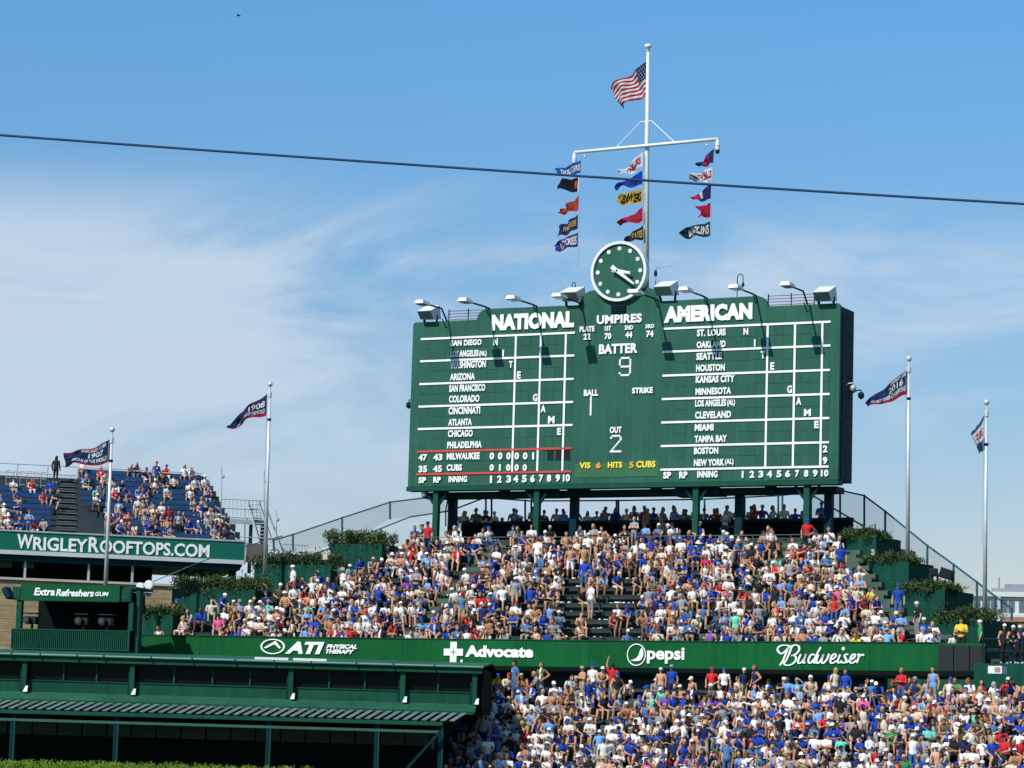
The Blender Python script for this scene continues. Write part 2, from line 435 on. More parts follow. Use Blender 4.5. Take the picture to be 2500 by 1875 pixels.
words([('N',677,707,563,515),('I',738,749,638,592),('T',783,807,713,668),('E',837,863,787,738),('G',944,975,940,890),('A',997,1030,1015,965),
       ('M',1046,1090,1090,1040),('E',1108,1134,1167,1120)], Z1, bold=0.042, space=1.05)
words([('N',762,794,492,445),('I',833,843,570,522),('T',878,908,652,600),('E',943,970,727,677),('G',1057,1090,885,833),('A',1117,1152,965,912),
       ('M',1170,1217,1040,992),('E',1240,1270,1122,1072),('2',1297,1328,1285,1237),('9',1297,1327,1365,1315)], Z2, bold=0.042, space=1.05)
words([('UMPIRES',1375,1679,420,360),('PLATE',1260,1360,472,435),('22',1285,1333,525,483),('1ST',1430,1472,465,432),('70',1428,1473,522,479),
       ('2ND',1563,1620,458,428),('44',1568,1615,512,470),('BATTER',1390,1649,622,556),('BALL',1288,1385,905,862),('OUT',1463,1543,1155,1112)], Z1, bold=0.042, space=1.05)
words([('3RD',100,160,448,420),('74',105,155,508,463),('STRIKE',10,150,888,848)], Z2, bold=0.042, space=1.05)
u0, v0 = b_px(Z1(1226, 1455)); u1, v1 = b_px(Z2(190, 1335))
MB().box(FB, u0, u1, v0, v1-0.1, -0.01, 0.02).build('hits_panel', mat('hits_panel_paint', (0.03, 0.118, 0.05), 0.5, 0.1, 0.8), sb)
words([('VIS',1258,1333,1393,1352),('HITS',1450,1547,1390,1349)], Z1, YELP, bold=0.042, space=1.05)
words([('CUBS',38,168,1388,1343)], Z2, YELP, bold=0.042, space=1.05)
words([('6',1370,1403,1392,1350),('5',1595,1625,1390,1348)], Z1, ORGP, bold=0.042, space=1.05)
# lamp-dot digits
DOTS = {'9': ['0111110','1000001','1000001','1000001','0111111','0000001','0000001','1000001','0111110'],
        '2': ['0111110','1000001','0000001','0000010','0000100','0001000','0010000','0100000','1111111'],
        '1': ['1']*9}
for ch, xl, xr, yb, yt in (('9',1530,1600,765,650), ('1',1330,1338,1030,915), ('2',1470,1535,1280,1175)):
    a, b = Z1(xl, yb), Z1(xr, yt); u0, v0 = b_px(a); u1 = b_px((b[0], a[1]))[0]; v1 = b_px((a[0], b[1]))[1]
    pat = DOTS[ch]
    for i, row in enumerate(pat):
        for j, c in enumerate(row):
            if c == '1':
                u = u0 + (u1-u0)*(j/(len(row)-1) if len(row) > 1 else 0.5); v = v1 + (v0-v1)*i/8
                MB().lathe(FB.P(u, v, 0.012), [(0.058, 0), (0.058, 0.02), (0.03, 0.035)], 10, FB.ew).build('lamp_dot', WHITE, sb)
# louvre below the clock
u0, v0 = b_px(Z1(1475, 350)); u1, v1 = b_px(Z1(1572, 290))
lv = MB().box(FB, u0, u1, v0, v1, 0.0, 0.10).build('louvre', BLKP, sb)
for i in range(5):
    v = v0 + (v1-v0)*(i+0.5)/5; MB().box(FB, u0+.03, u1-.03, v-.02, v+.02, 0.104, 0.14).build('blade', DARKG, lv)
# clock
ck = MB().lathe(FB.P(uC, vC, 0.02), [(RC-0.05, -0.2), (RC-0.05, 0.14)], 56, FB.ew).build('clock', BOARD, sb)
MB().ring(FB, uC, vC, RC, RC-0.14, -0.16, 0.26, 64).build('clock_rim', WHITEM, ck)
for i in range(12):
    t = math.pi/2 - i*math.pi/6
    MB().lathe(FB.P(uC+1.16*math.cos(t), vC+1.16*math.sin(t), 0.162), [(0.105, 0), (0.105, 0.03)], 16, FB.ew).build('hour_dot', WHITEM, ck)
def hand(ang, tail, ln, w0, w1, wz, nm):
    c, s_ = math.sin(R(ang)), math.cos(R(ang)); p = (-s_, c)
    q = []
    for L, ww in ((-tail, w0), (ln, w1)):
        q.append(((uC + c*L, vC + s_*L), ww))
    (a, wa), (b, wb) = q
    o2 = [(a[0]+p[0]*wa, a[1]+p[1]*wa), (a[0]-p[0]*wa, a[1]-p[1]*wa), (b[0]-p[0]*wb, b[1]-p[1]*wb), (b[0]+p[0]*wb, b[1]+p[1]*wb)]
    MB().prism(FB, o2, wz, wz+0.04).build(nm, WHITEM, ck)
hand(101, 0.30, 0.72, 0.10, 0.06, 0.36, 'hour_hand'); hand(127, 0.36, 1.18, 0.11, 0.045, 0.43, 'minute_hand')
MB().lathe(FB.P(uC, vC, 0.165), [(0.05, 0), (0.05, 0.33)], 10, FB.ew).build('hand_shaft', DARKG, ck)
# columns under the board
DECK = EYE + 10.45
def column(px, wz, m, r=0.17, z0=DECK-1.2, nm='column'):
    u, _ = FB.uv(px, 1230, wz); t = vB - 0.25 if wz > -0.6 else vB - 0.5
    P = FB.P(u, 0, wz); fr = Frame(Vector((P.x, P.y, 0)), FB.th)
    return u, MB().box(fr, -r, r, z0, FB.O.z + t, -r, r).build(nm, m, sb)
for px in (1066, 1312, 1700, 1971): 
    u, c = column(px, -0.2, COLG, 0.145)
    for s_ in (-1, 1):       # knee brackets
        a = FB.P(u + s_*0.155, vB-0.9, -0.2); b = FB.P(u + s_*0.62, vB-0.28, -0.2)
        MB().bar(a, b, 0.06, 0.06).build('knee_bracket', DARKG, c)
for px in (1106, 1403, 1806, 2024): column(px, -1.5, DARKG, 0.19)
for (xa, xb, ya, yb) in ((1292, 1375, 1192, 1216), (1657, 1700, 1188, 1214), (1712, 1766, 1186, 1212), (1395, 1450, 1188, 1200)):
    u0, v0 = FB.uv(xa, yb, -0.9); u1, v1 = FB.uv(xb, ya, -0.9)
    MB().box(FB, u0, u1, v0, vB-0.26, -1.4, -0.4).build('equipment_box', DARKG, sb)
for dx in (0, 7):
    pts = [FB.px(1088+dx, y, -0.7) for y in (1188, 1215, 1250, 1285)]
    pts[1] += Vector((0.12*(1-dx/7), 0, 0))
    MB().tube(pts, 0.035, 6).build('cable_drop', BLKP, sb)
for px in (1080, 1230, 1600, 1880):
    u, _ = FB.uv(px, 1190, -0.3); MB().box(FB, u-.25, u+.25, vB-0.36, vB-0.245, -0.55, -0.25).build('junction_box', DARKG, sb)

# floodlights on arms over the top edge, and big box floodlights
HEADV = None
arms = [(Z1, 355, 405), (Z1, 645, 318), (Z1, 965, 300), (Z1, 1272, 282), (Z2, 183, 252), (Z2, 512, 240), (Z2, 845, 230), (Z2, 1188, 278)]
names8 = ['first from the left edge', 'second from the left edge', 'third from the left edge', 'just left of the clock',
          'at the clock foot', 'above the right heading', 'past the right heading', 'nearest the right edge']
for (Z, x, y), nm in zip(arms, names8):
    u, v = b_px(Z(x, y)); L = 2.62
    v = vM if abs(v-vM) < 0.4 else vT
    A = FB.P(u, v+0.0, 0.0); hv = vM + 0.02
    lt = thing('arm_floodlight', A, 'white arm floodlight over the scoreboard, ' + nm, 'floodlight', 'arm floodlights above the scoreboard')
    H = FB.P(u-0.02, hv, L-0.35)
    mb = MB().tube([FB.P(u, v-0.3, -0.3), FB.P(u, v+0.02, -0.1), FB.P(u, hv+0.02, 0.5), H], 0.045, 6); mb.build('arm', DARKG, lt)
    fr = Frame(FB.P(u, hv, L), FB.th)
    hd = MB().hexa([fr.P(-.26,-.08,.38),fr.P(.26,-.08,.38),fr.P(.26,-.08,-.44),fr.P(-.26,-.08,-.44),
                    fr.P(-.20,.10,.32),fr.P(.20,.10,.32),fr.P(.20,.08,-.41),fr.P(-.20,.08,-.41)]).build('lamp_housing', WHITEM, lt)
    MB().box(fr, -.23, .23, -.115, -.083, -.38, .34).build('lens', LAMPG, hd)
    MB().tube([FB.P(u, v+0.05, 0.4), FB.P(u, v-0.32, 0.02)], 0.03, 5).build('strut', DARKG, lt)
for Z, x0, x1, y0, y1, nm in ((Z1, 195, 300, 290, 398, 'at the far left corner'), (Z1, 1150, 1282, 165, 285, 'left of the clock'),
                              (Z2, 178, 308, 125, 250, 'right of the clock'), (Z2, 1252, 1378, 160, 280, 'at the right corner')):
    a, b = Z(x0, y1), Z(x1, y0); u0, v0 = b_px(a); u1, v1 = b_px((b[0], a[1])); v1 = b_px((a[0], b[1]))[1]
    c = (u0+u1)/2; base = vM if 'clock' in nm else vT
    lt = thing('box_floodlight', FB.P(c, base, -0.2), 'large white-hooded box floodlight on the scoreboard, ' + nm, 'floodlight', 'box floodlights above the scoreboard')
    fr = Frame(FB.P(c, v1, 0.25), FB.th); hw = (u1-u0)/2*0.86; H = 0.86
    hood = MB().hexa([fr.P(-hw,-.80,.05),fr.P(hw,-.80,.05),fr.P(hw,-.70,-.75),fr.P(-hw,-.70,-.75),
                      fr.P(-hw,-.42,.45),fr.P(hw,-.42,.45),fr.P(hw,0,-.55),fr.P(-hw,0,-.55)]).build('hood', WHITEM, lt)
    MB().hexa([fr.P(-hw*.94,-.80,.08),fr.P(hw*.94,-.80,.08),fr.P(hw*.94,-.78,.05),fr.P(-hw*.94,-.78,.05),
               fr.P(-hw*.94,-.45,.475),fr.P(hw*.94,-.45,.475),fr.P(hw*.94,-.43,.46),fr.P(-hw*.94,-.43,.46)]).build('lens', LAMPU, hood)
    for s_ in (-1, 1):
        MB().bar(fr.P(s_*hw*0.98, -.55, -0.3), FB.P(c+s_*hw*0.9, base-0.05, -0.1), .05, .05).build('bracket', DARKG, lt)
# pipe rails on the two lower corners
for u0, u1, nm in ((uL+1.6, uS1+0.35, 'on the left shoulder of the scoreboard'), (uS4-0.35, uR-1.5, 'on the right shoulder of the scoreboard')):
    rt = thing('pipe_rail', FB.P(u0, vT, -0.6), 'faded red pipe railing ' + nm, 'railing', 'roof railings')
    for i in range(4):
        v = vT + 0.14 + 0.17*i
        MB().tube([FB.P(u0, v, -0.5-0.12*i), FB.P(u1, v, -0.5-0.12*i)], 0.022, 6).build('rail', RAILP, rt)
    for u in (u0+.1, (u0+u1)/2, u1-.1):
        MB().tube([FB.P(u, vT, -0.7), FB.P(u, vT+0.72, -0.7)], 0.03, 6).build('post', DARKG, rt)
# gooseneck rods, antenna, cameras
for Z, x, y0, y1, nm, hh in ((Z2, 702, 232, 75, 'hooked thin rod with a hanging bracket above the right heading', .3), (Z1, 1192, 170, 130, 'small hooked rod above the box floodlight left of the clock', .16)):
    u, v0 = b_px(Z(x, y0)); _, v1 = b_px(Z(x, y1))
    g = thing('gooseneck_rod', FB.P(u, v0, -0.3), nm, 'rod')
    pts = [FB.P(u, v0-0.2, -0.3), FB.P(u, v1-hh*.6, -0.3)] + [FB.P(u+hh/2-hh/2*math.cos(t), v1-hh*.6+hh*.6*math.sin(t), -0.3) for t in np.linspace(0.3, math.pi, 7)] + [FB.P(u+hh, v1-hh*1.4, -0.3)]
    MB().tube(pts, 0.022, 6).build('rod', DARKG, g)
    MB().lathe(FB.P(u+hh, v1-hh*1.4-.22, -0.3), [(0.03,0),(0.08,0.08),(0.03,0.24)], 8).build('bracket', DARKG, g)
u, v0 = b_px((1588, 700)); _, v1 = b_px((1590, 645))
an = thing('antenna', FB.P(u, v0, -0.6), 'thin antenna mast with one cross rod beside the clock', 'antenna')
MB().tube([FB.P(u, v0-0.3, -0.6), FB.P(u+.02, v1, -0.6)], 0.03, 6).build('mast', STEEL, an)
MB().tube([FB.P(u, v1-0.1, -0.6), FB.P(u+.85, v1-0.02, -0.6)], 0.02, 6).build('cross_rod', STEEL, an)
MB().lathe(FB.P(u, v1-0.5, -0.6), [(0.07, 0), (0.09, 0.15), (0.05, 0.3)], 8).build('cable_box', DARKG, an)
def dome(P, dirn, nm, m):
    t = thing('dome_camera', P, nm, 'camera', 'dome cameras on the scoreboard')
    q = P + dirn*0.42
    MB().tube([P, P+dirn*0.2+Vector((0,0,.1)), q+Vector((0,0,.12)), q], 0.035, 6).build('arm', m, t)
    MB().lathe(q-Vector((0,0,.34)), [(0.02,0),(0.13,.08),(0.16,.2),(0.13,.32),(0.04,.36)], 12).build('dome', m, t, smooth=True)
vcam = b_px(Z2(1412, 820))[1]
dome(FB.P(uR+0.02, vcam, -0.75), (FB.eu*1).normalized(), 'pale dome camera on the dark side of the scoreboard', STEEL)
dome(FB.P(uR+0.01, vcam-.2, -1.9), (FB.eu*1.2).normalized(), 'dark dome camera sticking out behind the scoreboard side', DARKG)
dome(FB.P(uL, b_px(Z1(110, 935))[1], -0.6), (-FB.eu), 'small dome camera on the left edge of the scoreboard', DARKG)
dome(FB.P(b_px(Z1(190, 1500))[0], vB-0.24, -0.2), (FB.eu*0.2), 'small camera hanging below the scoreboard left corner', LSTEEL)

# ------------------------------------------------------------------ signal mast with yard
uM, vM0 = FB.uv(1577, 700, -1.2)
MP = FB.P(uM, 0, -1.2); FM = Frame(Vector((MP.x, MP.y, EYE)), R(31))
mast = thing('signal_mast', FB.P(uM, vM, -1.2), 'tall white mast with crossed yard rising behind the scoreboard clock', 'mast')
top = FM.px(1582, 128); bot = FM.px(1577, 740); yk = FM.px(1579.5, 358)
MB().tube([bot, yk, top], 0.155, 12, 0.075).build('pole', WHITEM, mast, smooth=True)
MB().lathe(top, [(0.05, 0), (0.09, .05), (0.07, .2), (0.15, .24), (0.19, .33), (0.13, .42), (0.02, .45)], 14).build('finial', WHITEM, mast, smooth=True)
zy = yk.z; hl = 0.5*(FM.uv(1757, 342)[0] - FM.uv(1408, 377)[0]); um = 0.5*(FM.uv(1757, 342)[0] + FM.uv(1408, 377)[0])
Yp = lambda u, dz=0, w=0.22: FM.P(u, zy - EYE + dz, w)
MB().tube([Yp(um-hl), Yp(um), Yp(um+hl)], 0.085, 10).build('yard', WHITEM, mast, smooth=True)
for s_ in (-1, 1):
    e_ = Yp(um + s_*hl)
    MB().lathe(e_ - Vector((0,0,.55)), [(0.10, .0), (0.115, .18), (0.10, .2), (0.13, .22), (0.06, .55)], 12).build('yard_lamp', WHITEM, mast)
    MB().lathe(e_ - Vector((0,0,.74)), [(0.07, .0), (0.11, .06), (0.11, .19)], 12).build('lamp_lens', DARKG, mast)
    MB().tube([Yp(um + s_*hl*0.42), FM.P(FM.uv(1580, 297)[0]+s_*.3, FM.uv(1580, 297)[1], .1)], 0.028, 6).build('stay', WHITEM, mast)
    MB().tube([FM.P(FM.uv(1580, 297)[0]+s_*.34, FM.uv(1580, 297)[1], .1), FM.P(FM.uv(1580, 297)[0], FM.uv(1580, 297)[1]-.02, 0)], 0.04, 6).build('cheek', WHITEM, mast)
    MB().lathe(Yp(um + s_*(hl-.6), -.32), [(0.03,0),(0.06,.06),(0.03,.12)], 8).build('pulley', WHITEM, mast)
# ------------------------------------------------------------------ the bleachers: a gentle arc of rows
S0, YW = 0.0, 128.0
TOPZ0 = at(1530, 1566, YW)
WALLTOP = TOPZ0.z
DS = 0.25
def _theta(s): return R(max(19.0, min(36.0, 28.5 + s*11.0/29.0)))
_arc = {}
def _integrate():
    for sg in (1, -1):
        p = Vector((TOPZ0.x, YW, 0)); s = 0.0; _arc[0] = p.copy()
        for i in range(1, 261):
            th = _theta(s + sg*DS/2); p = p + Vector((math.cos(th), -math.sin(th), 0))*(sg*DS); s += sg*DS
            _arc[sg*i] = p.copy()
_integrate()
def C(s):
    k = s/DS; i = max(-260, min(259, math.floor(k))); t = k - i
    return _arc[i].lerp(_arc[i+1], t)
def SP(s, o, z):
    """point on the arc at s, o metres back from the sign wall, at height z"""
    th = _theta(s); c = C(s)
    return Vector((c.x + math.sin(th)*o, c.y + math.cos(th)*o, z))
def s_of(px, o, z):
    lo, hi = -60.0, 60.0
    for _ in range(50):
        m = (lo+hi)/2
        if proj(SP(m, o, z))[0] < px: lo = m
        else: hi = m
    return (lo+hi)/2
NROW, RISE, RUN = 14, 0.435, 0.84
ZF0 = WALLTOP - 0.62
def up_row(k): return 0.86 + k*RUN, ZF0 + k*RISE       # offset of the bench, floor height
LROW, LRISE, LRUN = 13, 0.40, 0.84
ZL0 = EYE + 2.25
def lo_row(j): return -(1.0 + j*LRUN), ZL0 - j*LRISE
UL = lambda k: np.interp(k, [0, 2, 5, 8, 11, 13], [380, 450, 600, 770, 925, 1000])
UR = lambda k: np.interp(k, [0, 1, 3, 6, 9, 11, 13], [2440, 2330, 2190, 2120, 2075, 2045, 2030])
LL = lambda j: np.interp(j, [0, 2, 5, 8, 12], [1200, 1185, 1150, 1060, 1020])
AISLE_U = [s_of(1095, *up_row(6)), s_of(1752, *up_row(3))]
AISLE_L = [s_of(1430, *lo_row(6))]
AW = 0.50
us = thing('bleacher_stand', SP(0, 4, ZF0), 'upper bleachers with dark bench rows rising to the scoreboard', 'bleachers')
ls = thing('bleacher_stand', SP(0, -4, ZL0-3), 'lower bleachers packed with spectators below the green sign wall', 'bleachers')
def slab(mb, s0, s1, o0, o1, z0, z1, step=2.0):
    n = max(1, int(abs(s1-s0)/step)); ss = np.linspace(s0, s1, n+1); k = len(mb.v)
    for s in ss:
        for (o, z) in ((o0, z0), (o0, z1), (o1, z1), (o1, z0)): mb.v.append(SP(s, o, z))
    for i in range(n):
        for q in range(4):
            r = (q+1) % 4
            mb.f.append((k+i*4+q, k+(i+1)*4+q, k+(i+1)*4+r, k+i*4+r))
    mb.f.append((k, k+1, k+2, k+3)); e = k+n*4; mb.f.append((e+3, e+2, e+1, e))
    return mb
def segs(s0, s1, aisles):
    cuts = [s0] + sorted(a for a in aisles if s0 < a < s1) + [s1]
    for i in range(len(cuts)-1):
        a = cuts[i] + (AW if i > 0 else 0); b = cuts[i+1] - (AW if i < len(cuts)-2 else 0)
        if b - a > 0.4: yield a, b
def rows(parent, n, rowf, left, right, rise, run, aisles, ext=0.5):
    for k in range(n):
        o, z = rowf(k); s0, s1 = s_of(left(k), o, z), s_of(right(k), o, z)
        slab(MB(), s0-ext, s1+0.3, o-0.38, o+run-0.38-0.003, z-1.6, z-0.004*(k % 2)).build('tread', TREAD, parent)
        for a, b in segs(s0, s1, aisles):
            bn = slab(MB(), a, b, o-0.02, o+0.28, z+0.40, z+0.445).build('bench', BENCH, parent)
            mb = MB()
            for s in np.arange(a+0.3, b, 1.8): slab(mb, s-0.03, s+0.03, o+0.05, o+0.2, z-0.02, z+0.399)
            tag(mb.build('bench_supports', BENCH, bn), kind='stuff')
        for a in aisles:
            if s0 < a < s1:
                slab(MB(), a-AW+.05, a+AW-.05, o-0.36, o+0.02, z+0.004, z+rise*0.5).build('stair_step', STEPG, parent)
                slab(MB(), a-AW+.05, a+AW-.05, o-0.377, o+run-0.39, z-0.05, z+0.012).build('stair_landing', STEPG, parent)
rows(us, NROW, up_row, UL, UR, RISE, RUN, AISLE_U)
rows(ls, LROW, lo_row, LL, lambda j: 2700, LRISE, LRUN, AISLE_L, 2.5)
# right-hand stairs that climb along the planters
for k in range(1, 13):
    o, z = up_row(k); s = s_of(UR(k)+4, o, z)
    for h in range(2):
        slab(MB(), s, s+1.1+0.15*k*0, o-0.38+h*RUN/2, o+RUN-0.38-.01, z+0.003+h*RISE/2-0.3, z+0.02+h*RISE/2).build('stair_step', STEPG, us)
# walkway rail in front of the last sunlit row
o, z = up_row(12); s0, s1 = s_of(1045, o, z), s_of(2035, o, z)
wr = thing('walkway_rail', SP(s0, o-.5, z), 'thin grey pipe rail along the top rows under the scoreboard', 'railing')
for hh in (0.42, 0.95):
    MB().tube([SP(s, o-0.55, z+hh) for s in np.linspace(s0, s1, 12)], 0.018, 6).build('rail', mat('dull_rail', (.10,.13,.13), .6), wr)
for s in np.linspace(s0, s1, 12): MB().tube([SP(s, o-0.55, z-.4), SP(s, o-0.55, z+.95)], 0.018, 6).build('post', mat('dull_rail', (.10,.13,.13), .6), wr)
# deck under the scoreboard, with its back parapet
oD, zD = up_row(NROW); sa, sb_ = s_of(1050, oD, zD), s_of(2060, oD, zD)
slab(MB(), sa, sb_, oD-0.38, oD+9.0, zD-1.0, zD+0.1).build('deck', TREAD, us)
ZP = at(1500, 1262, 142.8).z
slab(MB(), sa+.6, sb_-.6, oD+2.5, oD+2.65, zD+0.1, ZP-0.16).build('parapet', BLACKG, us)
slab(MB(), sa+.6, sb_-.6, oD+2.42, oD+2.72, ZP-0.158, ZP).build('parapet_cap', DARKG, us)

# ------------------------------------------------------------------ sign wall in straight facets
cutx = [60, 330, 985, 1440, 1800, 2292]
cuts = [s_of(x, 0, WALLTOP) for x in cutx]
ZWB = WALLTOP - 1.42
sw = thing('sign_wall', SP(0, 0, ZWB), 'long bright green wall with white sponsor lettering below the upper bleachers', 'sign wall')
WF = []
def facet(s0, s1):
    A, B = SP(s0, 0, 0), SP(s1, 0, 0); d = B - A
    return Frame(A, math.atan2(-d.y, d.x)), d.length
for i in range(len(cuts)-1):
    fr, L = facet(cuts[i], cuts[i+1]); WF.append(fr)
    n = max(1, round(L/3.6))
    for k in range(n):
        MB().box(fr, L*k/n+.008, L*(k+1)/n-.008, ZWB, WALLTOP, -0.25, random.uniform(-.006, 0.004)).build('wall_panel', WALLG, sw)
    MB().box(fr, 0, L, WALLTOP+.001, WALLTOP+0.05, -0.28, 0.03).build('coping', PLANTG, sw)
    MB().box(fr, 0, L, ZWB-0.07, ZWB-.002, -0.28, 0.035).build('bottom_trim', DARKG, sw)
def wtext(fr, t, xl, xr, yb, yt, m=WHITE, **k):
    mb = MB(); text_px(mb, fr, t, xl, xr, yb, yt, 0.012, thick=0.04, **k); mb.build('lettering', m, sw)
ZA = lambda x, y: (300+x/3.687, 1250+y/3.687)
Z6 = lambda x, y: (1000+x/3.687, 1560+y/3.687)
Z7 = lambda x, y: (1600+x/4.424, 1560+y/4.424)
Z8 = lambda x, y: (2000+x/4.424, 1560+y/4.424)
def wt(fr, Z, t, xl, xr, yb, yt, **k):
    a, b = Z(xl, yb), Z(xr, yt); wtext(fr, t, a[0], b[0], a[1], b[1], **k)
# oval mark with a peak
fr = WF[1]; cu, cv = fr.uv(*ZA(1352, 1211)); ru = fr.uv(*ZA(1462, 1211))[0]-cu; rv = fr.uv(*ZA(1352, 1142))[1]-cv
mb = MB(); mb.ring(fr, cu, cv, rv, rv*0.86, 0.012, 0.05, 48, sx=ru/rv); mb.build('oval_mark', WHITE, sw)
pk = [fr.uv(*ZA(x, y)) for x, y in ((1272,1220),(1378,1160),(1425,1222),(1412,1232),(1370,1190),(1290,1228))]
MB().prism(fr, pk[::-1], 0.012, 0.05).build('peak_mark', WHITE, sw)
wt(fr, ZA, 'ATI', 1462, 1814, 1275, 1165, bold=0.05, shear=0.28)
wt(fr, ZA, 'PHYSICAL', 1833, 2112, 1229, 1190, bold=0.05, shear=0.28); wt(fr, ZA, 'THERAPY', 1827, 2086, 1274, 1236, bold=0.05, shear=0.28)
# cross mark
fr = WF[2]; U = lambda x, y: fr.uv(*Z6(x, y))
x0, x1, xa, xb = U(312,118)[0], U(484,118)[0], U(369,118)[0], U(427,118)[0]
y0, y1, ya, yb = U(398,210)[1], U(398,26)[1], U(398,150)[1], U(398,88)[1]
MB().prism(fr, [(xa,y0),(xb,y0),(xb,ya),(x1,ya),(x1,yb),(xb,yb),(xb,y1),(xa,y1),(xa,yb),(x0,yb),(x0,ya),(xa,ya)], 0.012, 0.05).build('cross_mark', WHITE, sw)
cx_, cy_ = (x0+x1)/2, (y0+y1)/2
st = []
for i in range(8):
    a = i*math.pi/4; r = (0.22 if i % 2 == 0 else 0.05)*(1.25 if i % 4 == 2 else 1); st.append((cx_+r*math.cos(a), cy_+r*math.sin(a)))
MB().prism(fr, st, 0.052, 0.056).build('star_mark', mat('grey_mark', (0.25, .3, .28), .6), sw)
MB().lathe(fr.P(*U(471, 198), 0.012), [(0.065, 0), (0.065, 0.03)], 14, fr.ew).build('round_dot', WHITE, sw)
wt(fr, Z6, 'Advocate', 502, 1116, 162, 57, bold=0.05)
# round mark with a wave
fr = WF[3]; cu, cv = fr.uv(*Z6(2045, 142)); rv = fr.uv(*Z6(2045, 42))[1]-cv; ru = fr.uv(*Z6(2130, 142))[0]-cu
mb = MB(); mb.ring(fr, cu, cv, rv, rv*0.91, 0.012, 0.05, 48, sx=ru/rv); mb.build('globe_mark', WHITE, sw)
sx = ru/rv
wv = [(0.52,0.62),(0.66,0.5),(0.74,0.22),(0.72,-0.1),(0.55,-0.42),(0.3,-0.55),(0.0,-0.58),(-0.35,-0.56),(-0.62,-0.52),(-0.25,-0.42),(0.05,-0.28),(0.25,-0.02),(0.36,0.32)]
MB().prism(fr, [(cu+a*rv*sx, cv+b*rv) for a, b in wv][::-1], 0.012, 0.05).build('wave_mark', WHITE, sw)
wt(fr, lambda x, y: (x, y), 'pepsi', 1580, 1671.5, 1619.5, 1580.5, bold=0.03)
# script word: pen strokes
fr = WF[4]
# coordinates: Z7 pixels (x up to 2212), letters beyond continue on the same scale
script = [
 [(1345,150),(1325,120),(1335,90),(1370,70),(1420,68),(1445,80),(1430,120),(1405,180),(1380,240),(1350,285)],
 [(1345,150),(1365,160),(1400,140),(1440,100),(1475,72)],
 [(1475,95),(1450,160),(1420,225),(1395,268),(1430,285),(1480,272),(1515,240),(1525,205),(1505,180),(1470,182)],
 [(1470,182),(1520,165),(1555,125),(1558,90),(1535,68),(1500,68),(1475,95)],
 [(1575,165),(1552,220),(1545,255),(1562,262),(1590,245),(1615,205),(1630,165)], [(1630,165),(1610,225),(1605,258),(1625,255)],
 [(1720,175),(1695,165),(1670,190),(1655,230),(1662,258),(1685,255),(1710,220)], [(1785,90),(1745,165),(1718,225),(1715,258),(1740,255)],
 [(1760,170),(1745,215),(1740,250),(1755,262),(1780,240),(1805,195),(1815,168)], [(1815,168),(1798,220),(1797,255),(1815,260),(1845,230),(1868,180),(1872,160)],
 [(1885,225),(1920,212),(1945,180),(1932,162),(1905,180),(1888,225),(1892,258),(1920,258),(1950,235)],
 [(1990,168),(1970,220),(1965,252),(1985,256),(2010,235)],
 [(2075,170),(2055,165),(2035,182),(2045,205),(2055,230),(2035,258),(2005,255)], [(2035,258),(2065,250),(2090,230)],
 [(2090,228),(2125,212),(2148,182),(2138,164),(2112,180),(2095,225),(2100,258),(2128,256),(2158,230)],
 [(2170,170),(2190,168),(2180,215),(2165,258)], [(2182,205),(2205,178),(2228,168),(2240,180)]]
for st in script:
    mb = MB()
    st = [(p[0] + max(0, (p[0]-1560))*0.025, p[1]) for p in st]
    fr_ = fr; P0 = [fr.uv(1600+(x)/4.424, 1560+y/4.424) for x, y in st]
    def _s(mb=mb, P0=P0):
        P = [np.array(p) for p in P0]; Q = [2*P[0]-P[1]] + P + [2*P[-1]-P[-2]]; S = []
        for i in range(1, len(Q)-2):
            for t in np.linspace(0, 1, 7, endpoint=False):
                S.append(0.5*((2*Q[i]) + (-Q[i-1]+Q[i+1])*t + (2*Q[i-1]-5*Q[i]+4*Q[i+1]-Q[i+2])*t*t + (-Q[i-1]+3*Q[i]-3*Q[i+1]+Q[i+2])*t**3))
        S.append(P[-1]); S = np.array(S); D = np.gradient(S, axis=0); D /= np.maximum(np.linalg.norm(D, axis=1)[:, None], 1e-6)
        N = np.stack([-D[:,1], D[:,0]], 1); ww = 0.036*(0.62 + 0.62*np.abs(D[:,1])); k = len(mb.v)
        for i in range(len(S)):
            a, b = S[i]+N[i]*ww[i], S[i]-N[i]*ww[i]
            for (q, z) in ((a, 0.012), (a, 0.05), (b, 0.05), (b, 0.012)): mb.v.append(fr.P(q[0], q[1], z))
        for i in range(len(S)-1):
            for q in range(4):
                r = (q+1) % 4; mb.f.append((k+i*4+q, k+(i+1)*4+q, k+(i+1)*4+r, k+i*4+r))
        mb.f.append((k, k+1, k+2, k+3)); e = k+(len(S)-1)*4; mb.f.append((e+3, e+2, e+1, e))
    _s(); mb.build('script_stroke', WHITE, sw)
u, v = fr.uv(1600+2035/4.424, 1560+105/4.424)
MB().lathe(fr.P(u, v, 0.012), [(0.075, 0), (0.075, 0.04)], 12, fr.ew).build('script_dot', WHITE, sw)

# black message panel at the right end of the wall
s2, s3 = s_of(2290, 0, WALLTOP), s_of(2406, 0, WALLTOP)
fr, L = facet(s2, s3)
bp_ = thing('message_panel', fr.P(L/2, ZWB, 0), 'black blank electronic message panel at the right end of the sign wall', 'panel')
v0, v1 = fr.uv(2292, 1637)[1], fr.uv(2292, 1576)[1]
MB().box(fr, 0.01, L, ZWB-.05, v0-.003, -0.25, 0.02).build('sill_beam', DARKG, bp_)
MB().box(fr, 0.01, L, v1+.003, WALLTOP, -0.25, 0.0).build('head_beam', WALLG, bp_)
for k in range(3):
    MB().box(fr, 0.02+L*k/3, L*(k+1)/3-.02, v0, v1, -0.2, 0.01).build('led_module', mat('led_face', (0.012,0.016,0.017), .6, .2, 4.0, .1), bp_)
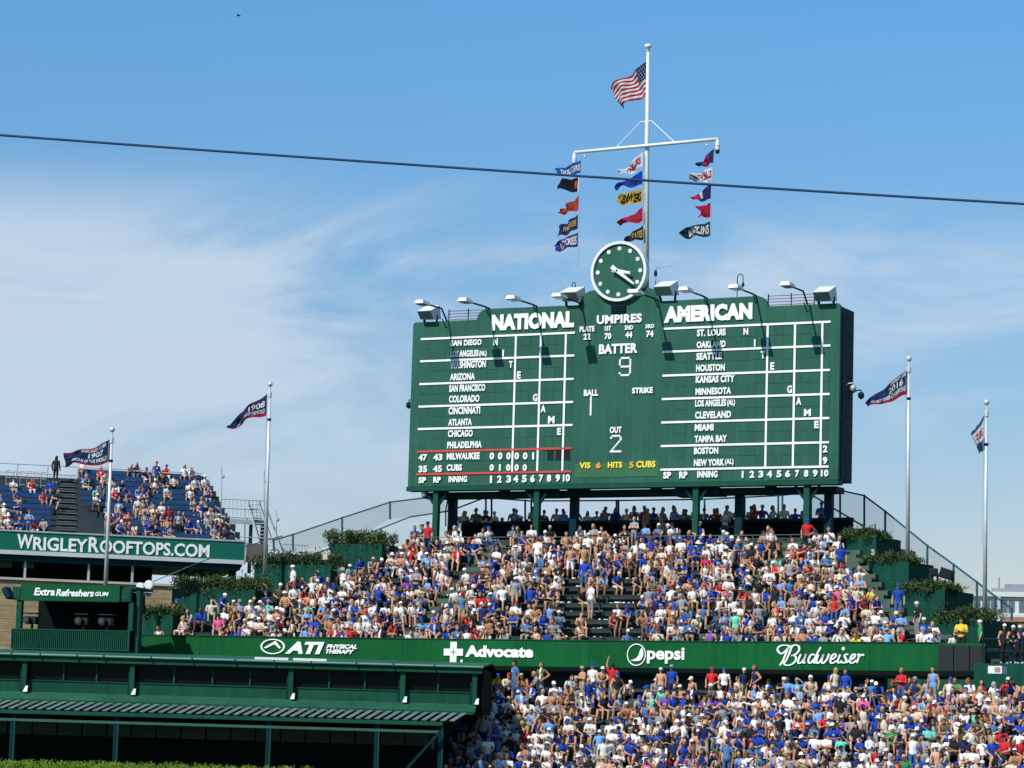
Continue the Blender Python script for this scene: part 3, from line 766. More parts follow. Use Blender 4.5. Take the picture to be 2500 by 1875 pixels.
# side return of the stand and balcony at the far right
s4, s5 = s_of(2406, 0.6, WALLTOP), s_of(2700, 0.6, WALLTOP)
bal = thing('side_balcony', SP(s4, .6, ZWB), 'dark green balcony with pipe railing at the right end of the sign wall', 'balcony')
zb = at(2480, 1625, 120).z
slab(MB(), s4+.05, s5, -0.6, 4.0, ZWB-.45, zb).build('floor_slab', PLANTG, bal)
slab(MB(), s4+.05, s5, 3.0, 3.2, zb+.003, WALLTOP+.8).build('back_wall', DARKG, bal)
for hh in (0.5, 1.0): MB().tube([SP(s, -.5, zb+hh) for s in np.linspace(s4+.3, s5, 6)], 0.03, 6).build('rail', DARKG, bal)
for s in np.linspace(s4+.4, s5-.2, 5): MB().tube([SP(s, -.5, zb), SP(s, -.5, zb+1.0)], 0.03, 6).build('post', DARKG, bal)
fr = frame(2412, 1644, 116.5, 34); u1, v1 = fr.uv(2446, 1626)
ac = thing('vent_box', fr.P(u1/2, 0, -.3), 'small white box unit with a reddish grille under the right balcony', 'vent box')
MB().box(fr, 0, u1, 0, v1, -0.5, 0).build('casing', WHITEM, ac)
for k in range(4): MB().box(fr, u1*.5+k*.065, u1*.5+k*.065+.04, v1*.18, v1*.82, 0.003, 0.02).build('grille_bar', mat('rusty_grille', (.30,.12,.08), .7, .2, 5), ac)
# recess under the wall, with its back wall, ceiling and doors
rc = thing('recess', SP(0, 3, ZL0), 'dark walkway recess under the sign wall behind the lower bleachers', 'walkway')
sA, sB = s_of(1150, 0, ZWB), s_of(2700, 0, ZWB)
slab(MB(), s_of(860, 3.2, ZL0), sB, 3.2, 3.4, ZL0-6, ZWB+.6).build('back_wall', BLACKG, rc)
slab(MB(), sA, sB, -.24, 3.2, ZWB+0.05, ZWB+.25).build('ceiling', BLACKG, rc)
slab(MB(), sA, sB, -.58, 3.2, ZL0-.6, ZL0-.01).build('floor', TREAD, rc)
s0, s1 = s_of(1890, 0.05, ZWB), s_of(1985, 0.05, ZWB)
fr, L = facet(s0, s1)
dr = thing('entry_hood', fr.P(L/2, ZL0, -.3), 'pale green hood panel with cut corners in the recess below the script lettering', 'panel')
MB().prism(fr, [(0.12, ZL0-.2), (L-.12, ZL0-.2), (L, ZWB-.45), (L-.14, ZWB-.10), (0.14, ZWB-.10), (0, ZWB-.45)], -0.35, -0.2).build('hood_panel', mat('pale_green_panel', (0.010,0.070,0.040), .6, .1, 1.0, spec=.1), dr)
MB().box(fr, L*.42, L*.46, ZWB-.28, ZWB-.16, -.197, -.15).build('latch', BLKP, dr)
s0, s1 = s_of(2168, -.1, ZWB), s_of(2700, -.1, ZWB)
gw = thing('low_wall', SP(s0, 0, ZL0), 'green painted wall panels behind the back row at the right end', 'wall')
for k in range(6):
    slab(MB(), s0+(s1-s0)*k/6+.01, s0+(s1-s0)*(k+1)/6-.01, -.15, .2, ZL0-.5, ZWB-.085).build('wall_panel', mat('pale_green_panel', (0.022,0.105,0.06)), gw)

# ------------------------------------------------------------------ planters with junipers
NEED = [mat('juniper_green', (0.048, 0.095, 0.022), 0.8, 0.35, 2.0), mat('juniper_dark', (0.018, 0.045, 0.018), 0.8, 0.3, 2.0), mat('juniper_dry', (0.11, 0.085, 0.035), 0.8, 0.3, 2.0)]
def foliage(mb, mi, center, rad, n, rng, size=0.11, drop=0.0):
    """leafy sprays through a lumpy volume; mi collects a material index per face"""
    lumps = [(Vector((rng.uniform(-1,1), rng.uniform(-1,1), rng.uniform(-.8,.7))), rng.uniform(.35,.62)) for _ in range(16)]
    for _ in range(n):
        lc, lr = rng.choice(lumps)
        d = Vector((rng.gauss(0,1), rng.gauss(0,1), rng.gauss(0,1))).normalized()*lr*rng.random()**0.4
        q = lc + d
        p = center + Vector((q.x*rad.x, q.y*rad.y, q.z*rad.z))
        ax = (d + Vector((0,0,.5)) + Vector((rng.gauss(0,.5), rng.gauss(0,.5), rng.gauss(0,.4)))).normalized()
        sd = ax.cross(Vector((rng.gauss(0,1), rng.gauss(0,1), rng.gauss(0,1)))).normalized()
        L = size*rng.uniform(.7,1.8); w = size*rng.uniform(.22,.4)
        if size > .08 and rng.random() < .03: p = p + Vector((0,0,rng.uniform(.05,.28))); L *= 1.5
        k = len(mb.v); mb.v += [p - sd*w, p + ax*L*.5 - sd*w*.8, p + ax*L, p + ax*L*.5 + sd*w*.8]
        mb.f.append((k, k+1, k+2, k+3)); mi.append(rng.choices([0,1,2],[.62,.30,.08] if lr > .42 else [.30,.62,.08])[0])
def hedge(name, label, boxes, per, seed, cat='hedge', size=0.11, group='juniper hedges on the planters', kind=None):
    rng = random.Random(seed); mb = MB(); mi = []
    for (c, r) in boxes: foliage(mb, mi, Vector(c), Vector(r), per, rng, size)
    o = mb.build(name, NEED, None, loc=boxes[len(boxes)//2][0], fix=False)
    o.data.polygons.foreach_set('material_index', mi)
    return tag(o, label, cat, group, kind)
def planter(xl, xr, ytop, ybot, deg, Y, depth, label, hl, hh, side=0.0, seed=1):
    fr = frame(xl, ybot, Y, deg); u1, _ = fr.uv(xr, ybot); v1 = fr.uv(xl, ytop)[1]
    t = thing('planter', fr.P(u1/2, -1.5, -.5), label, 'planter', 'stepped planters beside the bleachers')
    n = max(1, round(u1/1.7))
    for k in range(n): MB().box(fr, u1*k/n+.006, u1*(k+1)/n-.006, -1.5, v1, -0.12, 0.0).build('front_panel', PLANTG, t)
    MB().box(fr, u1-.12, u1+.004, -1.5, v1-.01, -depth, -.123).build('side_panel', PLANTG, t)
    MB().box(fr, -.004, .12, -1.5, v1-.01, -depth, -.123).build('side_panel', PLANTG, t)
    MB().box(fr, .122, u1-.122, -1.5, v1-.16, -depth, -.123).build('soil', mat('planter_soil', (.03,.022,.015), .9, .3, 3), t)
    boxes = []
    m = max(2, int(u1/0.8))
    for k in range(m):
        boxes.append((fr.P(u1*(k+.5)/m, v1+hh*.18, -0.38), (u1/m*.78, .42, hh*.60)))
        boxes.append((fr.P(u1*(k+.5)/m, v1+hh*.22, -.95), (u1/m*.70, .5, hh*.68)))
    hedge('juniper_hedge', hl, boxes, 950, seed, size=.12)
    return fr, u1, v1
planter(803, 930, 1328, 1420, 23, 144.2, 1.8, 'tall green planter wall at the top of the left steps', 'juniper hedge on the highest planter left of the scoreboard', .78, seed=1)
planter(618, 806, 1378, 1450, 22, 143.6, 1.8, 'green planter wall second from the top on the left steps', 'juniper hedge on the second planter on the left steps', .70, seed=2)
planter(416, 620, 1437, 1530, 21, 142.2, 1.8, 'wide green planter wall third from the top on the left steps', 'wide juniper hedge above the lowest seats on the left', .72, seed=3)
planter(346, 420, 1500, 1555, 20, 140.0, 2.0, 'low green planter wall beside the camera booth', 'small juniper patch beside the camera booth', .45, seed=4)
planter(2064, 2138, 1310, 1420, 34, 136.0, 2.6, 'tall green planter wall right of the scoreboard stairs', 'juniper tuft on the highest planter right of the scoreboard', .42, seed=5)
planter(2122, 2218, 1372, 1480, 34, 132.6, 2.6, 'green planter wall second from the top on the right steps', 'spreading juniper on the second planter on the right steps', .38, seed=6)
planter(2205, 2306, 1440, 1550, 34, 129.2, 3.0, 'green planter wall third from the top on the right steps', 'dense juniper on the third planter on the right steps', .45, seed=7)
planter(2300, 2400, 1512, 1590, 34, 125.5, 3.6, 'lowest green planter wall at the right end of the bleachers', 'long juniper hedge on the lowest planter at the right', .55, seed=8)
# speaker boxes and lamp on the right steps
for (x0, x1, y0, y1, Y, tilt, lab) in ((2268, 2286, 1387, 1406, 131, 0, 'small dark speaker box above the second right planter'), (2293, 2325, 1388, 1413, 130, -18, 'tilted dark floodlight box on the right fence')):
    fr = frame(x0, y1, Y, 20); u1, v1 = fr.uv(x1, y0)[0], fr.uv(x0, y0)[1]
    t = thing('speaker_box', fr.P(u1/2, 0, 0), lab, 'speaker box')
    c, s_ = math.cos(R(tilt)), math.sin(R(tilt)); rt = lambda u, v: ((u-u1/2)*c - (v-v1/2)*s_ + u1/2, (u-u1/2)*s_ + (v-v1/2)*c + v1/2)
    MB().prism(fr, [rt(0,0), rt(u1,0), rt(u1,v1), rt(0,v1)], -.4, 0).build('casing', DARKG, t)
    MB().prism(fr, [rt(.05,.05), rt(u1-.05,.05), rt(u1-.05,v1-.05), rt(.05,v1-.05)], .003, .03).build('front_grille', BLKP, t)
    MB().tube([fr.P(u1*.9, v1*.5, -.42), fr.P(u1*1.0, -1.0, -.42)], .05, 6).build('bracket_post', DARKG, t)
fr = frame(2128, 1355, 135.0, 34); u1, v1 = fr.uv(2136, 1341)
t = tag(MB().box(fr, 0, u1, 0, v1, -.05, 0.03).box(fr, u1*.2, u1*.8, v1*.2, v1*.4, .033, .04).build('notice_plate', mat('pink_notice', (.55,.40,.34), .6), None, loc=fr.P(u1/2, 0, 0)), 'small pink notice plate on the right planter wall', 'notice')
fr = frame(788, 1366, 139.5, 22); u1, v1 = fr.uv(800, 1352)
t = tag(MB().box(fr, 0, u1, 0, v1, -.05, 0.03).box(fr, u1*.2, u1*.8, v1*.2, v1*.4, .033, .04).build('notice_plate', mat('pink_notice', (.55,.40,.34), .6), None, loc=fr.P(u1/2, 0, 0)), 'small pink notice plate on the left planter step', 'notice')

# ------------------------------------------------------------------ chain-link fences
def fence(label, tops, bots, Ys, rails=(1.0,), posts=True, mesh=True, r=0.055):
    A = [at(x, y, Y) for (x, y), Y in zip(tops, Ys)]; B = [at(x, y, Y) for (x, y), Y in zip(bots, Ys)]
    t = thing('chain_link_fence', B[0], label, 'fence', 'chain-link fences round the bleachers')
    for i in range(len(A)-1):
        for f in rails:
            MB().tube([B[i].lerp(A[i], f), B[i+1].lerp(A[i+1], f)], r*.8, 6).build('rail', PIPEB, t)
        if mesh: MB().add([B[i], B[i+1], A[i+1], A[i]], [(0,1,2,3)]).build('chain_link', MESHF, t, fix=False)
    if posts:
        for a, b in zip(A, B): MB().tube([b, a + Vector((0,0,.05))], r, 7).build('post', PIPEB, t)
    return t
fence('sloping chain-link fence rising behind the left planters to the scoreboard', [(668,1318),(715,1305),(835,1264),(952,1226),(1062,1212),(1105,1212)], [(668,1345),(715,1345),(835,1330),(952,1268),(1062,1250),(1105,1250)], [150,150,150,150,150,150])
fence('long wire strung along the steps at the left', [(345,1432),(460,1384),(560,1345),(690,1308)], [(345,1440),(460,1392),(560,1353),(690,1316)], [146,146,147,148], rails=(1.0,), posts=False, mesh=False, r=.03)
fence('lower sloping fence rail left of the scoreboard columns', [(770,1352),(880,1310),(1000,1262),(1100,1247),(1186,1214)], [(770,1372),(880,1330),(1000,1282),(1100,1265),(1186,1240)], [149]*5, mesh=False, posts=False)
fence('chain-link fence behind the crowd under the scoreboard', [(1105,1213),(1186,1214),(1200,1216),(1282,1222),(1297,1223),(1505,1222),(1510,1222),(1720,1219),(1818,1214),(1900,1210),(1910,1209),(1975,1202)],
      [(x, 1300) for x in (1105,1186,1200,1282,1297,1505,1510,1720,1818,1900,1910,1975)], [150.5]*12, mesh=False)
fence('chain-link fence stepping down behind the right planters', [(1980,1202),(2051,1197),(2110,1210),(2161,1248),(2264,1332),(2328,1378),(2385,1421),(2430,1456),(2470,1486)],
      [(1980,1300),(2051,1285),(2110,1300),(2161,1330),(2264,1400),(2328,1440),(2385,1490),(2430,1500),(2470,1515)], [146,145,143,141,136,133.5,131,129,127])
fence('lower rail of the fence beside the right stairs', [(1978,1206),(2030,1238),(2110,1286)], [(1978,1230),(2030,1262),(2110,1310)], [146,145.5,144], mesh=False, posts=False)

# ------------------------------------------------------------------ flat-topped building far right
def far_building():
    fr = frame(2344, 1600, 420, 12)
    t = thing('apartment_block', fr.P(8, 0, -3), 'distant white apartment block with rows of windows beyond the right fence', 'building')
    W_ = mat('far_white_wall', (0.55, 0.56, 0.54), .7, .05, .3); G_ = mat('far_window_glass', (0.10, 0.13, 0.16), .2, .1, .4, spec=.5); K = mat('far_grey_roof', (.22,.25,.28), .7, .1, .3)
    u0 = fr.uv(2350, 1480)[0]; u1 = fr.uv(2600, 1480)[0]; vt = fr.uv(2400, 1444)[1]; v2 = fr.uv(2420, 1436)[1]
    MB().box(fr, u0, u1, -20, vt-.7, -14, -.4).build('wall', W_, t)
    MB().box(fr, u0-.3, u1, vt-.7, vt, -14.3, .2).build('roof', W_, t)
    ph0 = fr.uv(2418, 1440)[0]
    MB().box(fr, ph0, u1, vt+.003, v2+.2, -10, -3).build('penthouse', K, t)
    MB().box(fr, fr.uv(2450, 1440)[0], u1, v2+.2, v2+.9, -9, -4).build('plant_room', K, t)
    q = fr.uv(2435, 1430)[0]; MB().tube([fr.P(q, v2, -6), fr.P(q, v2+2, -6)], .12, 6).build('roof_mast', K, t)
    for r_ in range(5):
        v = vt - 3.0 - r_*2.9
        x = u0 + .6
        while x < u1 - 2:
            w_ = MB().box(fr, x, x+1.9, v, v+1.8, -.396, -.34).build('window', G_, t)
            MB().box(fr, x+.9, x+1.0, v+.05, v+1.75, -.338, -.28).build('mullion', W_, w_)
            x += 2.5
        MB().box(fr, u0-.1, u1, v-.75, v-.2, -.397, .1).build('balcony_band', W_, t)
    for x in np.arange(u0, u1, 5.0): MB().box(fr, x, x+.45, -20, vt-.71, -.398, .15).build('pier', W_, t)
far_building()
fr = frame(2452, 1620, 300, 20); u1, v1 = fr.uv(2600, 1506)[0], fr.uv(2452, 1506)[1]
t = thing('brick_building', fr.P(u1/2, 0, -3), 'low brown brick building behind the right end of the bleachers', 'building')
MB().box(fr, 0, u1, -10, v1-.5, -8, 0).build('wall', mat('brown_brick', (.20,.13,.09), .8, .15, .6, .1), t)
MB().box(fr, -.2, u1+.2, v1-.5, v1, -8.2, .2).build('coping', mat('red_coping', (.30,.14,.10), .7), t)
for k in range(4): MB().box(fr, 1.5+k*3, 2.6+k*3, v1-3, v1-1.4, .003, .08).build('window', mat('far_window_glass', (.1,.13,.16)), t)
# ------------------------------------------------------------------ green lounge in front of the sign wall, lower left
FL = frame(600, 1790, 121.0, 2.0)
lg = thing('lounge_building', FL.P(-2, -6, -1), 'long dark green lounge with a row of black windows and slatted pergola, lower left', 'building')
vv = lambda y, x=600, w=0.0: FL.uv(x, y, w)[1]
uu = lambda x, y=1650, w=0.0: FL.uv(x, y, w)[0]
U0, U1 = uu(-420), uu(1166)
vg = vv(1611, 600, .42); vs_ = vv(1632); vw = vv(1677); vap = vv(1703); 
# roof sheets from the eave back to the sign wall
nr = 14
for k in range(nr):
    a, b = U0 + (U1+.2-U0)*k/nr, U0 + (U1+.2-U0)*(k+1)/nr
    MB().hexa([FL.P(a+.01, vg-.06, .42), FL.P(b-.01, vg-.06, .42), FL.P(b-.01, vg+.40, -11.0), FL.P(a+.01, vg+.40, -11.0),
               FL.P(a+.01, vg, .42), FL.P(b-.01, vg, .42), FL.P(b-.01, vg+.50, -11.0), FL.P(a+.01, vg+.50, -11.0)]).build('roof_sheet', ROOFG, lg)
gt = MB().tube([FL.P(U0, vg-.03, .48), FL.P(U1+.25, vg-.03, .48)], .05, 8).build('gutter', mat('pale_gutter', (.10,.22,.17), .5, .1, 1), lg)
for x in (30, 100, 190, 255, 370, 470, 575, 670, 760, 870, 960, 1060): MB().box(FL, uu(x), uu(x)+.05, vg-.13, vg+.03, .42, .54).build('gutter_strap', DARKG, gt)
MB().box(FL, U0, U1+.2, vg-.30, vg-.065, .30, .40).build('fascia', LOUNGE, lg)
MB().box(FL, U0, U1+.1, vg-.28, vg-.12, -.1, .295).build('soffit', LOUNGE, lg)
MB().box(FL, U0, U1, vs_, vg-.285, -.2, 0.0).build('window_header', LOUNGE, lg)
cols = [62, 325, 712, 985, 1160]
for x in cols:
    u = uu(x); c = MB().box(FL, u-.10, u+.10, vap-.25, vg-.31, .08, .28).build('column', LOUNGE, lg)
    MB().box(FL, u-.19, u-.105, vap, vg-.29, .003, .12).build('column_flange', DARKG, c)
    lm = [FL.P(u+.02, vap-.02, .31), FL.P(u+.2, vap-.02, .31), FL.P(u+.2, vap-.02, .5), FL.P(u+.02, vap-.02, .5), FL.P(u+.10, vap+.22, .31), FL.P(u+.2, vap+.24, .31), FL.P(u+.2, vap+.22, .40), FL.P(u+.10, vap+.2, .40)]
    MB().hexa(lm).build('wall_lamp', WHITEM, c)
panes = [(-410,-320),(-310,-220),(-214,-128),(-120,-30),(-24,58),(73,153),(156,234),(239,317),(337,423),(427,517),(521,609),(614,703),(721,802),(807,889),(893,977),(991,1068),(1071,1152)]
for (a, b) in panes:
    g = MB().box(FL, uu(a), uu(b), vw, vs_, -.12, -.10).build('window_pane', GLASS, lg)
    MB().box(FL, uu(b), uu(b)+.07, vw, vs_, -.12, .01).build('mullion', LOUNGE, g)
MB().box(FL, U0, U1, vap, vw-.003, -.2, .02).build('apron_wall', LOUNGE, lg)
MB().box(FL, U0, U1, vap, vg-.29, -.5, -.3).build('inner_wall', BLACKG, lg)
MB().box(FL, U0, U1, vw, vw+.05, .0, .06).build('window_sill', LOUNGE, lg)
n = 16; vae = vv(1721, 600, 1.6)
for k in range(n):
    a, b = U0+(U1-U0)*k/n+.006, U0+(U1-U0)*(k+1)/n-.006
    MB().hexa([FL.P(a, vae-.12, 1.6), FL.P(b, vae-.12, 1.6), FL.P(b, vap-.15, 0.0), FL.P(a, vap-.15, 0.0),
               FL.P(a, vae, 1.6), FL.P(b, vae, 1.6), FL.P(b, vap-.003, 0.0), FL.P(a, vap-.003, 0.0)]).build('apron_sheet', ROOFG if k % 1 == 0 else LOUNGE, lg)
MB().box(FL, U0, U1-.05, vae-.14, vae-.02, 1.605, 1.66).build('apron_fascia', LOUNGE, lg)
# pergola
UP = uu(1082, 1740, 3.2)
vp0, vp1 = vv(1726, 600, 1.7), vv(1752, 600, 3.2)
SLAT = mat('slat_paint', (.105,.155,.135), .6, .15, 1.5, prand=.15)
x = U0
while x < UP + .6:
    MB().bar(FL.P(x+.42, vp0, 1.72), FL.P(x, vp1+.11, 3.15), .11, .015).build('roof_slat', SLAT, lg)
    x += .385
MB().box(FL, U0, UP, vp1-.10, vp1+.06, 3.16, 3.30).build('front_beam', LOUNGE, lg)
v2 = vv(1771, 600, 3.2)
MB().box(FL, U0, UP-.05, v2-.09, v2+.02, 3.0, 3.14).build('lower_beam', mat('beam_green', (.03,.10,.07), .5), lg)
vgd = vv(1880, 600, 3.2)
for x in (31, 284, 657, 922, 1078):
    u = uu(x, 1800, 3.2)
    MB().box(FL, u-.14, u-.02, vgd-3, vp1-.103, 2.98, 3.12).build('pergola_post', DARKG, lg)
    MB().box(FL, u+.0, u+.06, vgd-3, vp1-.103, 3.05, 3.13).build('downpipe', COLG, lg)
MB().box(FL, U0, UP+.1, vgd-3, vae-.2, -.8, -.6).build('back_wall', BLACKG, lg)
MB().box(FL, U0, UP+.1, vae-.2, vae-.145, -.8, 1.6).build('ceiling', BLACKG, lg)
for k in range(28):
    a = U0 + .3 + k*1.05
    if a+1 > UP: break
    MB().box(FL, a, a+.98, vv(1808,600,-.6), vv(1776,600,-.6), -.597, -.56).build('dark_panel', mat('dark_panel_green', (.026,.042,.038), .6, .1, 1), lg)
# end wall and brace at the right end
A, B = FL.P(UP, 0, 3.2), FL.P(U1, 0, 0.0)
d = (B-A); fe = Frame(Vector((A.x, A.y, FL.O.z)), math.atan2(-d.y, d.x)); L = d.length
MB().prism(fe, [(0.02, vv(1830,1090,2)), (L, vv(1742,1160,0)), (L, vap-.1), (L*.55, vap-.6), (0.02, vp1)], -.5, -.35).build('end_wall', BLACKG, lg)
MB().box(FL, UP-.1, U1-.02, vv(1765,1120,-.6), vap-.16, -.78, -.58).build('inner_end_wall', BLACKG, lg)
MB().bar(FL.px(1082, 1778, 3.4), FL.px(985, 1885, 3.4), .06, .05).build('diagonal_brace', DARKG, lg)
MB().hexa([FL.P(U1+.01, vv(1742,1160), 0), FL.P(U1+.25, vv(1742,1160), 0), FL.P(U1+.4, vv(1742,1160), -5), FL.P(U1+.01, vv(1742,1160), -5), FL.P(U1+.01, vg-.1, 0), FL.P(U1+.25, vg-.1, 0), FL.P(U1+.4, vg-.1, -5), FL.P(U1+.01, vg-.1, -5)]).build('gable_wall', BLACKG, lg)
# white strips lying on the roof edge
for (x0, y0, x1, y1, nm) in ((622, 1608, 704, 1607.5, 'left'), (716, 1611, 797, 1611.5, 'right')):
    a, b = FL.px(x0, y0, .2), FL.px(x1, y0 + .027*(x1-x0), .2)
    a.z = b.z = FL.O.z + vg + .09
    tag(MB().bar(a, b, .06, .05).build('roof_strip', WHITEM, None, loc=a), 'long white strip on the lounge roof below the oval logo, the %s one' % nm, 'strip')

# ------------------------------------------------------------------ camera booth
FT = frame(25, 1600, 134.0, 13)
bt = thing('camera_booth', FT.P(3, 0, -1), 'dark green camera booth with white gum lettering on its fascia', 'booth')
b2 = lambda x, y, w=0.0: FT.uv(x, y, w)
ub0, ub1 = b2(28, 1560)[0], b2(316, 1560)[0]
vt0, vt1 = b2(60, 1466)[1], b2(60, 1426)[1]; vl0, vl1 = b2(28, 1584)[1], b2(28, 1534)[1]
s0, s1 = b2(55, 1450)[0], b2(294, 1450)[0]
BOOTH = mat('booth_paint', (.006,.06,.036), .6, .1, .8, .04, spec=.1)
MB().box(FT, s0, s1, vt0, vt1, -.3, .12).build('sign_fascia', mat('booth_sign_green', (.004,.075,.03), .5, .05, .6, spec=.1), bt)
for (a, b) in ((31, 53), (297, 320)):
    q = MB().box(FT, b2(a,1450)[0], b2(b,1450)[0], vt0+.03, vt1-.12, -.3, .02).build('end_box', BOOTH, bt)
    MB().box(FT, b2(a+4,1450)[0], b2(b-3,1450)[0], vt0+.12, vt1-.2, .023, .05).build('end_panel', COLG, q)
MB().box(FT, ub0+.2, ub1+.1, vt1-.14, vt1-.02, -2.6, -.31).build('roof', BOOTH, bt)
MB().box(FT, ub0+.15, ub0+.4, vl1-.01, vt0+.02, -.3, -.05).build('corner_post', BOOTH, bt)
MB().box(FT, ub1-.12, ub1+.1, vl1-.01, vt0+.02, -.3, -.05).build('corner_post', BOOTH, bt)
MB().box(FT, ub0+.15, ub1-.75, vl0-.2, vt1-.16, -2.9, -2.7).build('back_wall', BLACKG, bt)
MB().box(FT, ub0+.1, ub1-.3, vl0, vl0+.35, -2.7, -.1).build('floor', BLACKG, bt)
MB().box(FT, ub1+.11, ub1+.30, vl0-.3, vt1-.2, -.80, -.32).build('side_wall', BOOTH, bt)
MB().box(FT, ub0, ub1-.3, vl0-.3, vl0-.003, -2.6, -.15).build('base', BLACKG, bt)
mb = MB(); nrb = 60
for k in range(nrb):
    a = ub0 + (ub1-ub0)*k/nrb; st_ = (ub1-ub0)/nrb
    mb.box(FT, a, a+st_*.55, vl0+.05, vl1-.05, -.05, .03)
MB().box(FT, ub0, ub1, vl0, vl1, -.14, -.052).build('parapet', BOOTH, bt)
tag(mb.build('corrugation', BOOTH, bt), kind='stuff')
for v in (vl0, vl1-.05): MB().box(FT, ub0-.01, ub1+.01, v, v+.05, -.05, .05).build('parapet_rail', COLG, bt)
for u in (ub0-.01, ub1-.05): MB().box(FT, u, u+.06, vl0+.051, vl1-.051, -.05, .05).build('parapet_edge', COLG, bt)
ZC = lambda x, y: (x/3.072, 1380+y/3.072)
for (t_, xl, xr, yb, yt) in (('Extra', 255, 412, 226, 168), ('Refreshers', 420, 705, 232, 178), ('GUM', 714, 815, 231, 199)):
    a, b = ZC(xl, yb), ZC(xr, yt); mb = MB(); text_px(mb, FT, t_, a[0], b[0], a[1], b[1], .125, thick=.03, bold=.03, shear=.22); mb.build('lettering', WHITE, bt)
t = thing('roof_bracket', FT.px(20, 1440), 'tilted dark panel sticking out left of the booth fascia', 'bracket')
MB().bar(FT.px(14, 1436, .1), FT.px(26, 1460, .1), .12, .3, up=FT.ew).build('panel', DARKG, t)
MB().bar(FT.px(24, 1450, .0), FT.px(34, 1450, .0), .05, .05).build('arm', DARKG, t)
TVM = mat('camera_body_black', (.02,.022,.024), .5, .1, 3); LENS = mat('lens_glass', (.05,.055,.06), .2, .05, 3, spec=.4)  # the lens is dark, glossy glass
for x, nm in ((78, 'leftmost of the three'), (205, 'middle of the three'), (262, 'rightmost of the three')):
    u, v = b2(x, 1532, -.7); t = thing('broadcast_camera', FT.P(u, vl1-.2, -.7), 'broadcast camera in the shaded booth opening, ' + nm, 'camera', 'broadcast cameras in the booth')
    MB().box(FT, u-.28, u+.22, vl1+.25, vl1+.6, -.95, -.5).build('body', TVM, t)
    MB().lathe(FT.P(u-.05, vl1+.42, -.5), [(.13,0),(.13,.35),(.17,.36),(.17,.5)], 12, FT.ew).build('lens_barrel', TVM, t)
    MB().lathe(FT.P(u-.05, vl1+.42, -.0), [(.11,0.003),(.10,.02)], 12, FT.ew).build('front_glass', LENS, t)
    MB().box(FT, u-.35, u+.3, vl1+.72, vl1+.76, -1.0, -.35).build('sun_shade', TVM, t)
    MB().tube([FT.P(u, vl1+.25, -.7), FT.P(u, vl0+.36, -.7)], .06, 8).build('pedestal', TVM, t)
# lamp cluster beside the booth; the sun's reflection is put in as white
fr = frame(335, 1456, 135.5, 10); t = thing('lamp_cluster', fr.P(.4, -1, 0), 'cluster of four round lamps right of the booth, painted white for sun glare', 'lamp')
for (x, y, r) in ((342,1432,.19),(363,1428,.22),(346,1448,.17),(363,1447,.19)):
    u, v = fr.uv(x, y); MB().lathe(fr.P(u, v, 0), [(r*.5,-.3),(r,-.05),(r,0),(r*.8,.03)], 16, fr.ew).build('lamp_bowl', WHITEM, t)
MB().tube([fr.px(352, 1438, -.3), fr.px(352, 1500, -.3)], .05, 6).build('post', DARKG, t)
MB().bar(fr.px(342, 1440, -.32), fr.px(365, 1440, -.32), .05, .05).build('cross_bar', DARKG, t)

# ------------------------------------------------------------------ juniper bed at the bottom left
bed = []
rng = random.Random(3)
for x in range(-330, 760, 26):
    y = 1853 + (x/700.0)*18
    P = at(x, y+12, 114.5); bed.append((P + Vector((0, 0, -.12)), (.42, .8, .26 + .05*rng.random())))
    P = at(x+13, y+34, 112.5); bed.append((P + Vector((0, 0, -.15)), (.45, .9, .3)))
NEEDL = [mat('bed_green', (.17,.27,.02), .8, .3, 1.5), mat('bed_mid', (.10,.19,.016), .8, .3, 1.5), mat('bed_dry', (.20,.20,.04), .8, .3, 1.5)]
_keep = NEED; NEED = NEEDL
hedge('juniper_bed', 'bright green juniper bed along the bottom edge below the lounge', bed, 800, 11, 'ground cover', .06, None, 'stuff')
NEED = _keep
MB().add([at(-120, 1900, 116), at(1000, 1920, 116), at(1000, 1960, 108), at(-120, 1940, 108)], [(0,1,2,3)]).build('planting_soil', mat('planter_soil', (.03,.022,.015)))['kind'] = 'structure'

# ------------------------------------------------------------------ rooftop bleachers across the street
FR = frame(0, 1400, 172.0, -13.6)
rf = thing('rooftop_building', FR.P(4, -12, -4), 'brick building carrying steel rooftop bleachers with blue seats and a teal sign, far left', 'building')
r2 = lambda x, y, w=0.0: FR.uv(x, y, w)
rl, rr = r2(-330, 1320)[0], r2(597, 1345)[0]
vst, vsb = r2(300, 1310)[1], r2(300, 1355)[1]
TEAL = mat('teal_sign_paint', (.003,.115,.075), .45, .05, .4)
for k in range(10): MB().box(FR, rl+(rr-rl)*k/10+.006, rl+(rr-rl)*(k+1)/10-.006, vsb, vst, -.15, 0).build('sign_panel', TEAL, rf)
MB().box(FR, rl, rr+.05, vst+.003, vst+.10, -.2, .06).build('sign_cap', LSTEEL, rf)
MB().box(FR, rr+.003, rr+.10, vsb-.2, vst+.1, -.2, .05).build('sign_end', LSTEEL, rf)
MB().box(FR, rl, rr, vsb-.25, vsb-.003, -.3, .10).build('sign_gutter', mat('pale_trim', (.50,.52,.54), .5, .08, .5), rf)
MB().box(FR, rl, rr-.2, vsb-.60, vsb-.26, -9.0, -.1).build('platform_slab', DARKG, rf)
ZD = lambda x, y: (x/3.072, 900+y/3.072)
for (t_, xl, xr, yb, yt) in (('W',125,244,1348,1240),('RIGLEY',246,655,1361,1260),('R',662,742,1376,1262),('OOFTOPS.COM',746,1570,1381,1283)):
    a, b = ZD(xl, yb), ZD(xr, yt); mb = MB(); text_px(mb, FR, t_, a[0], b[0], a[1], b[1], .01, thick=.04, bold=.025); mb.build('lettering', WHITE, rf)
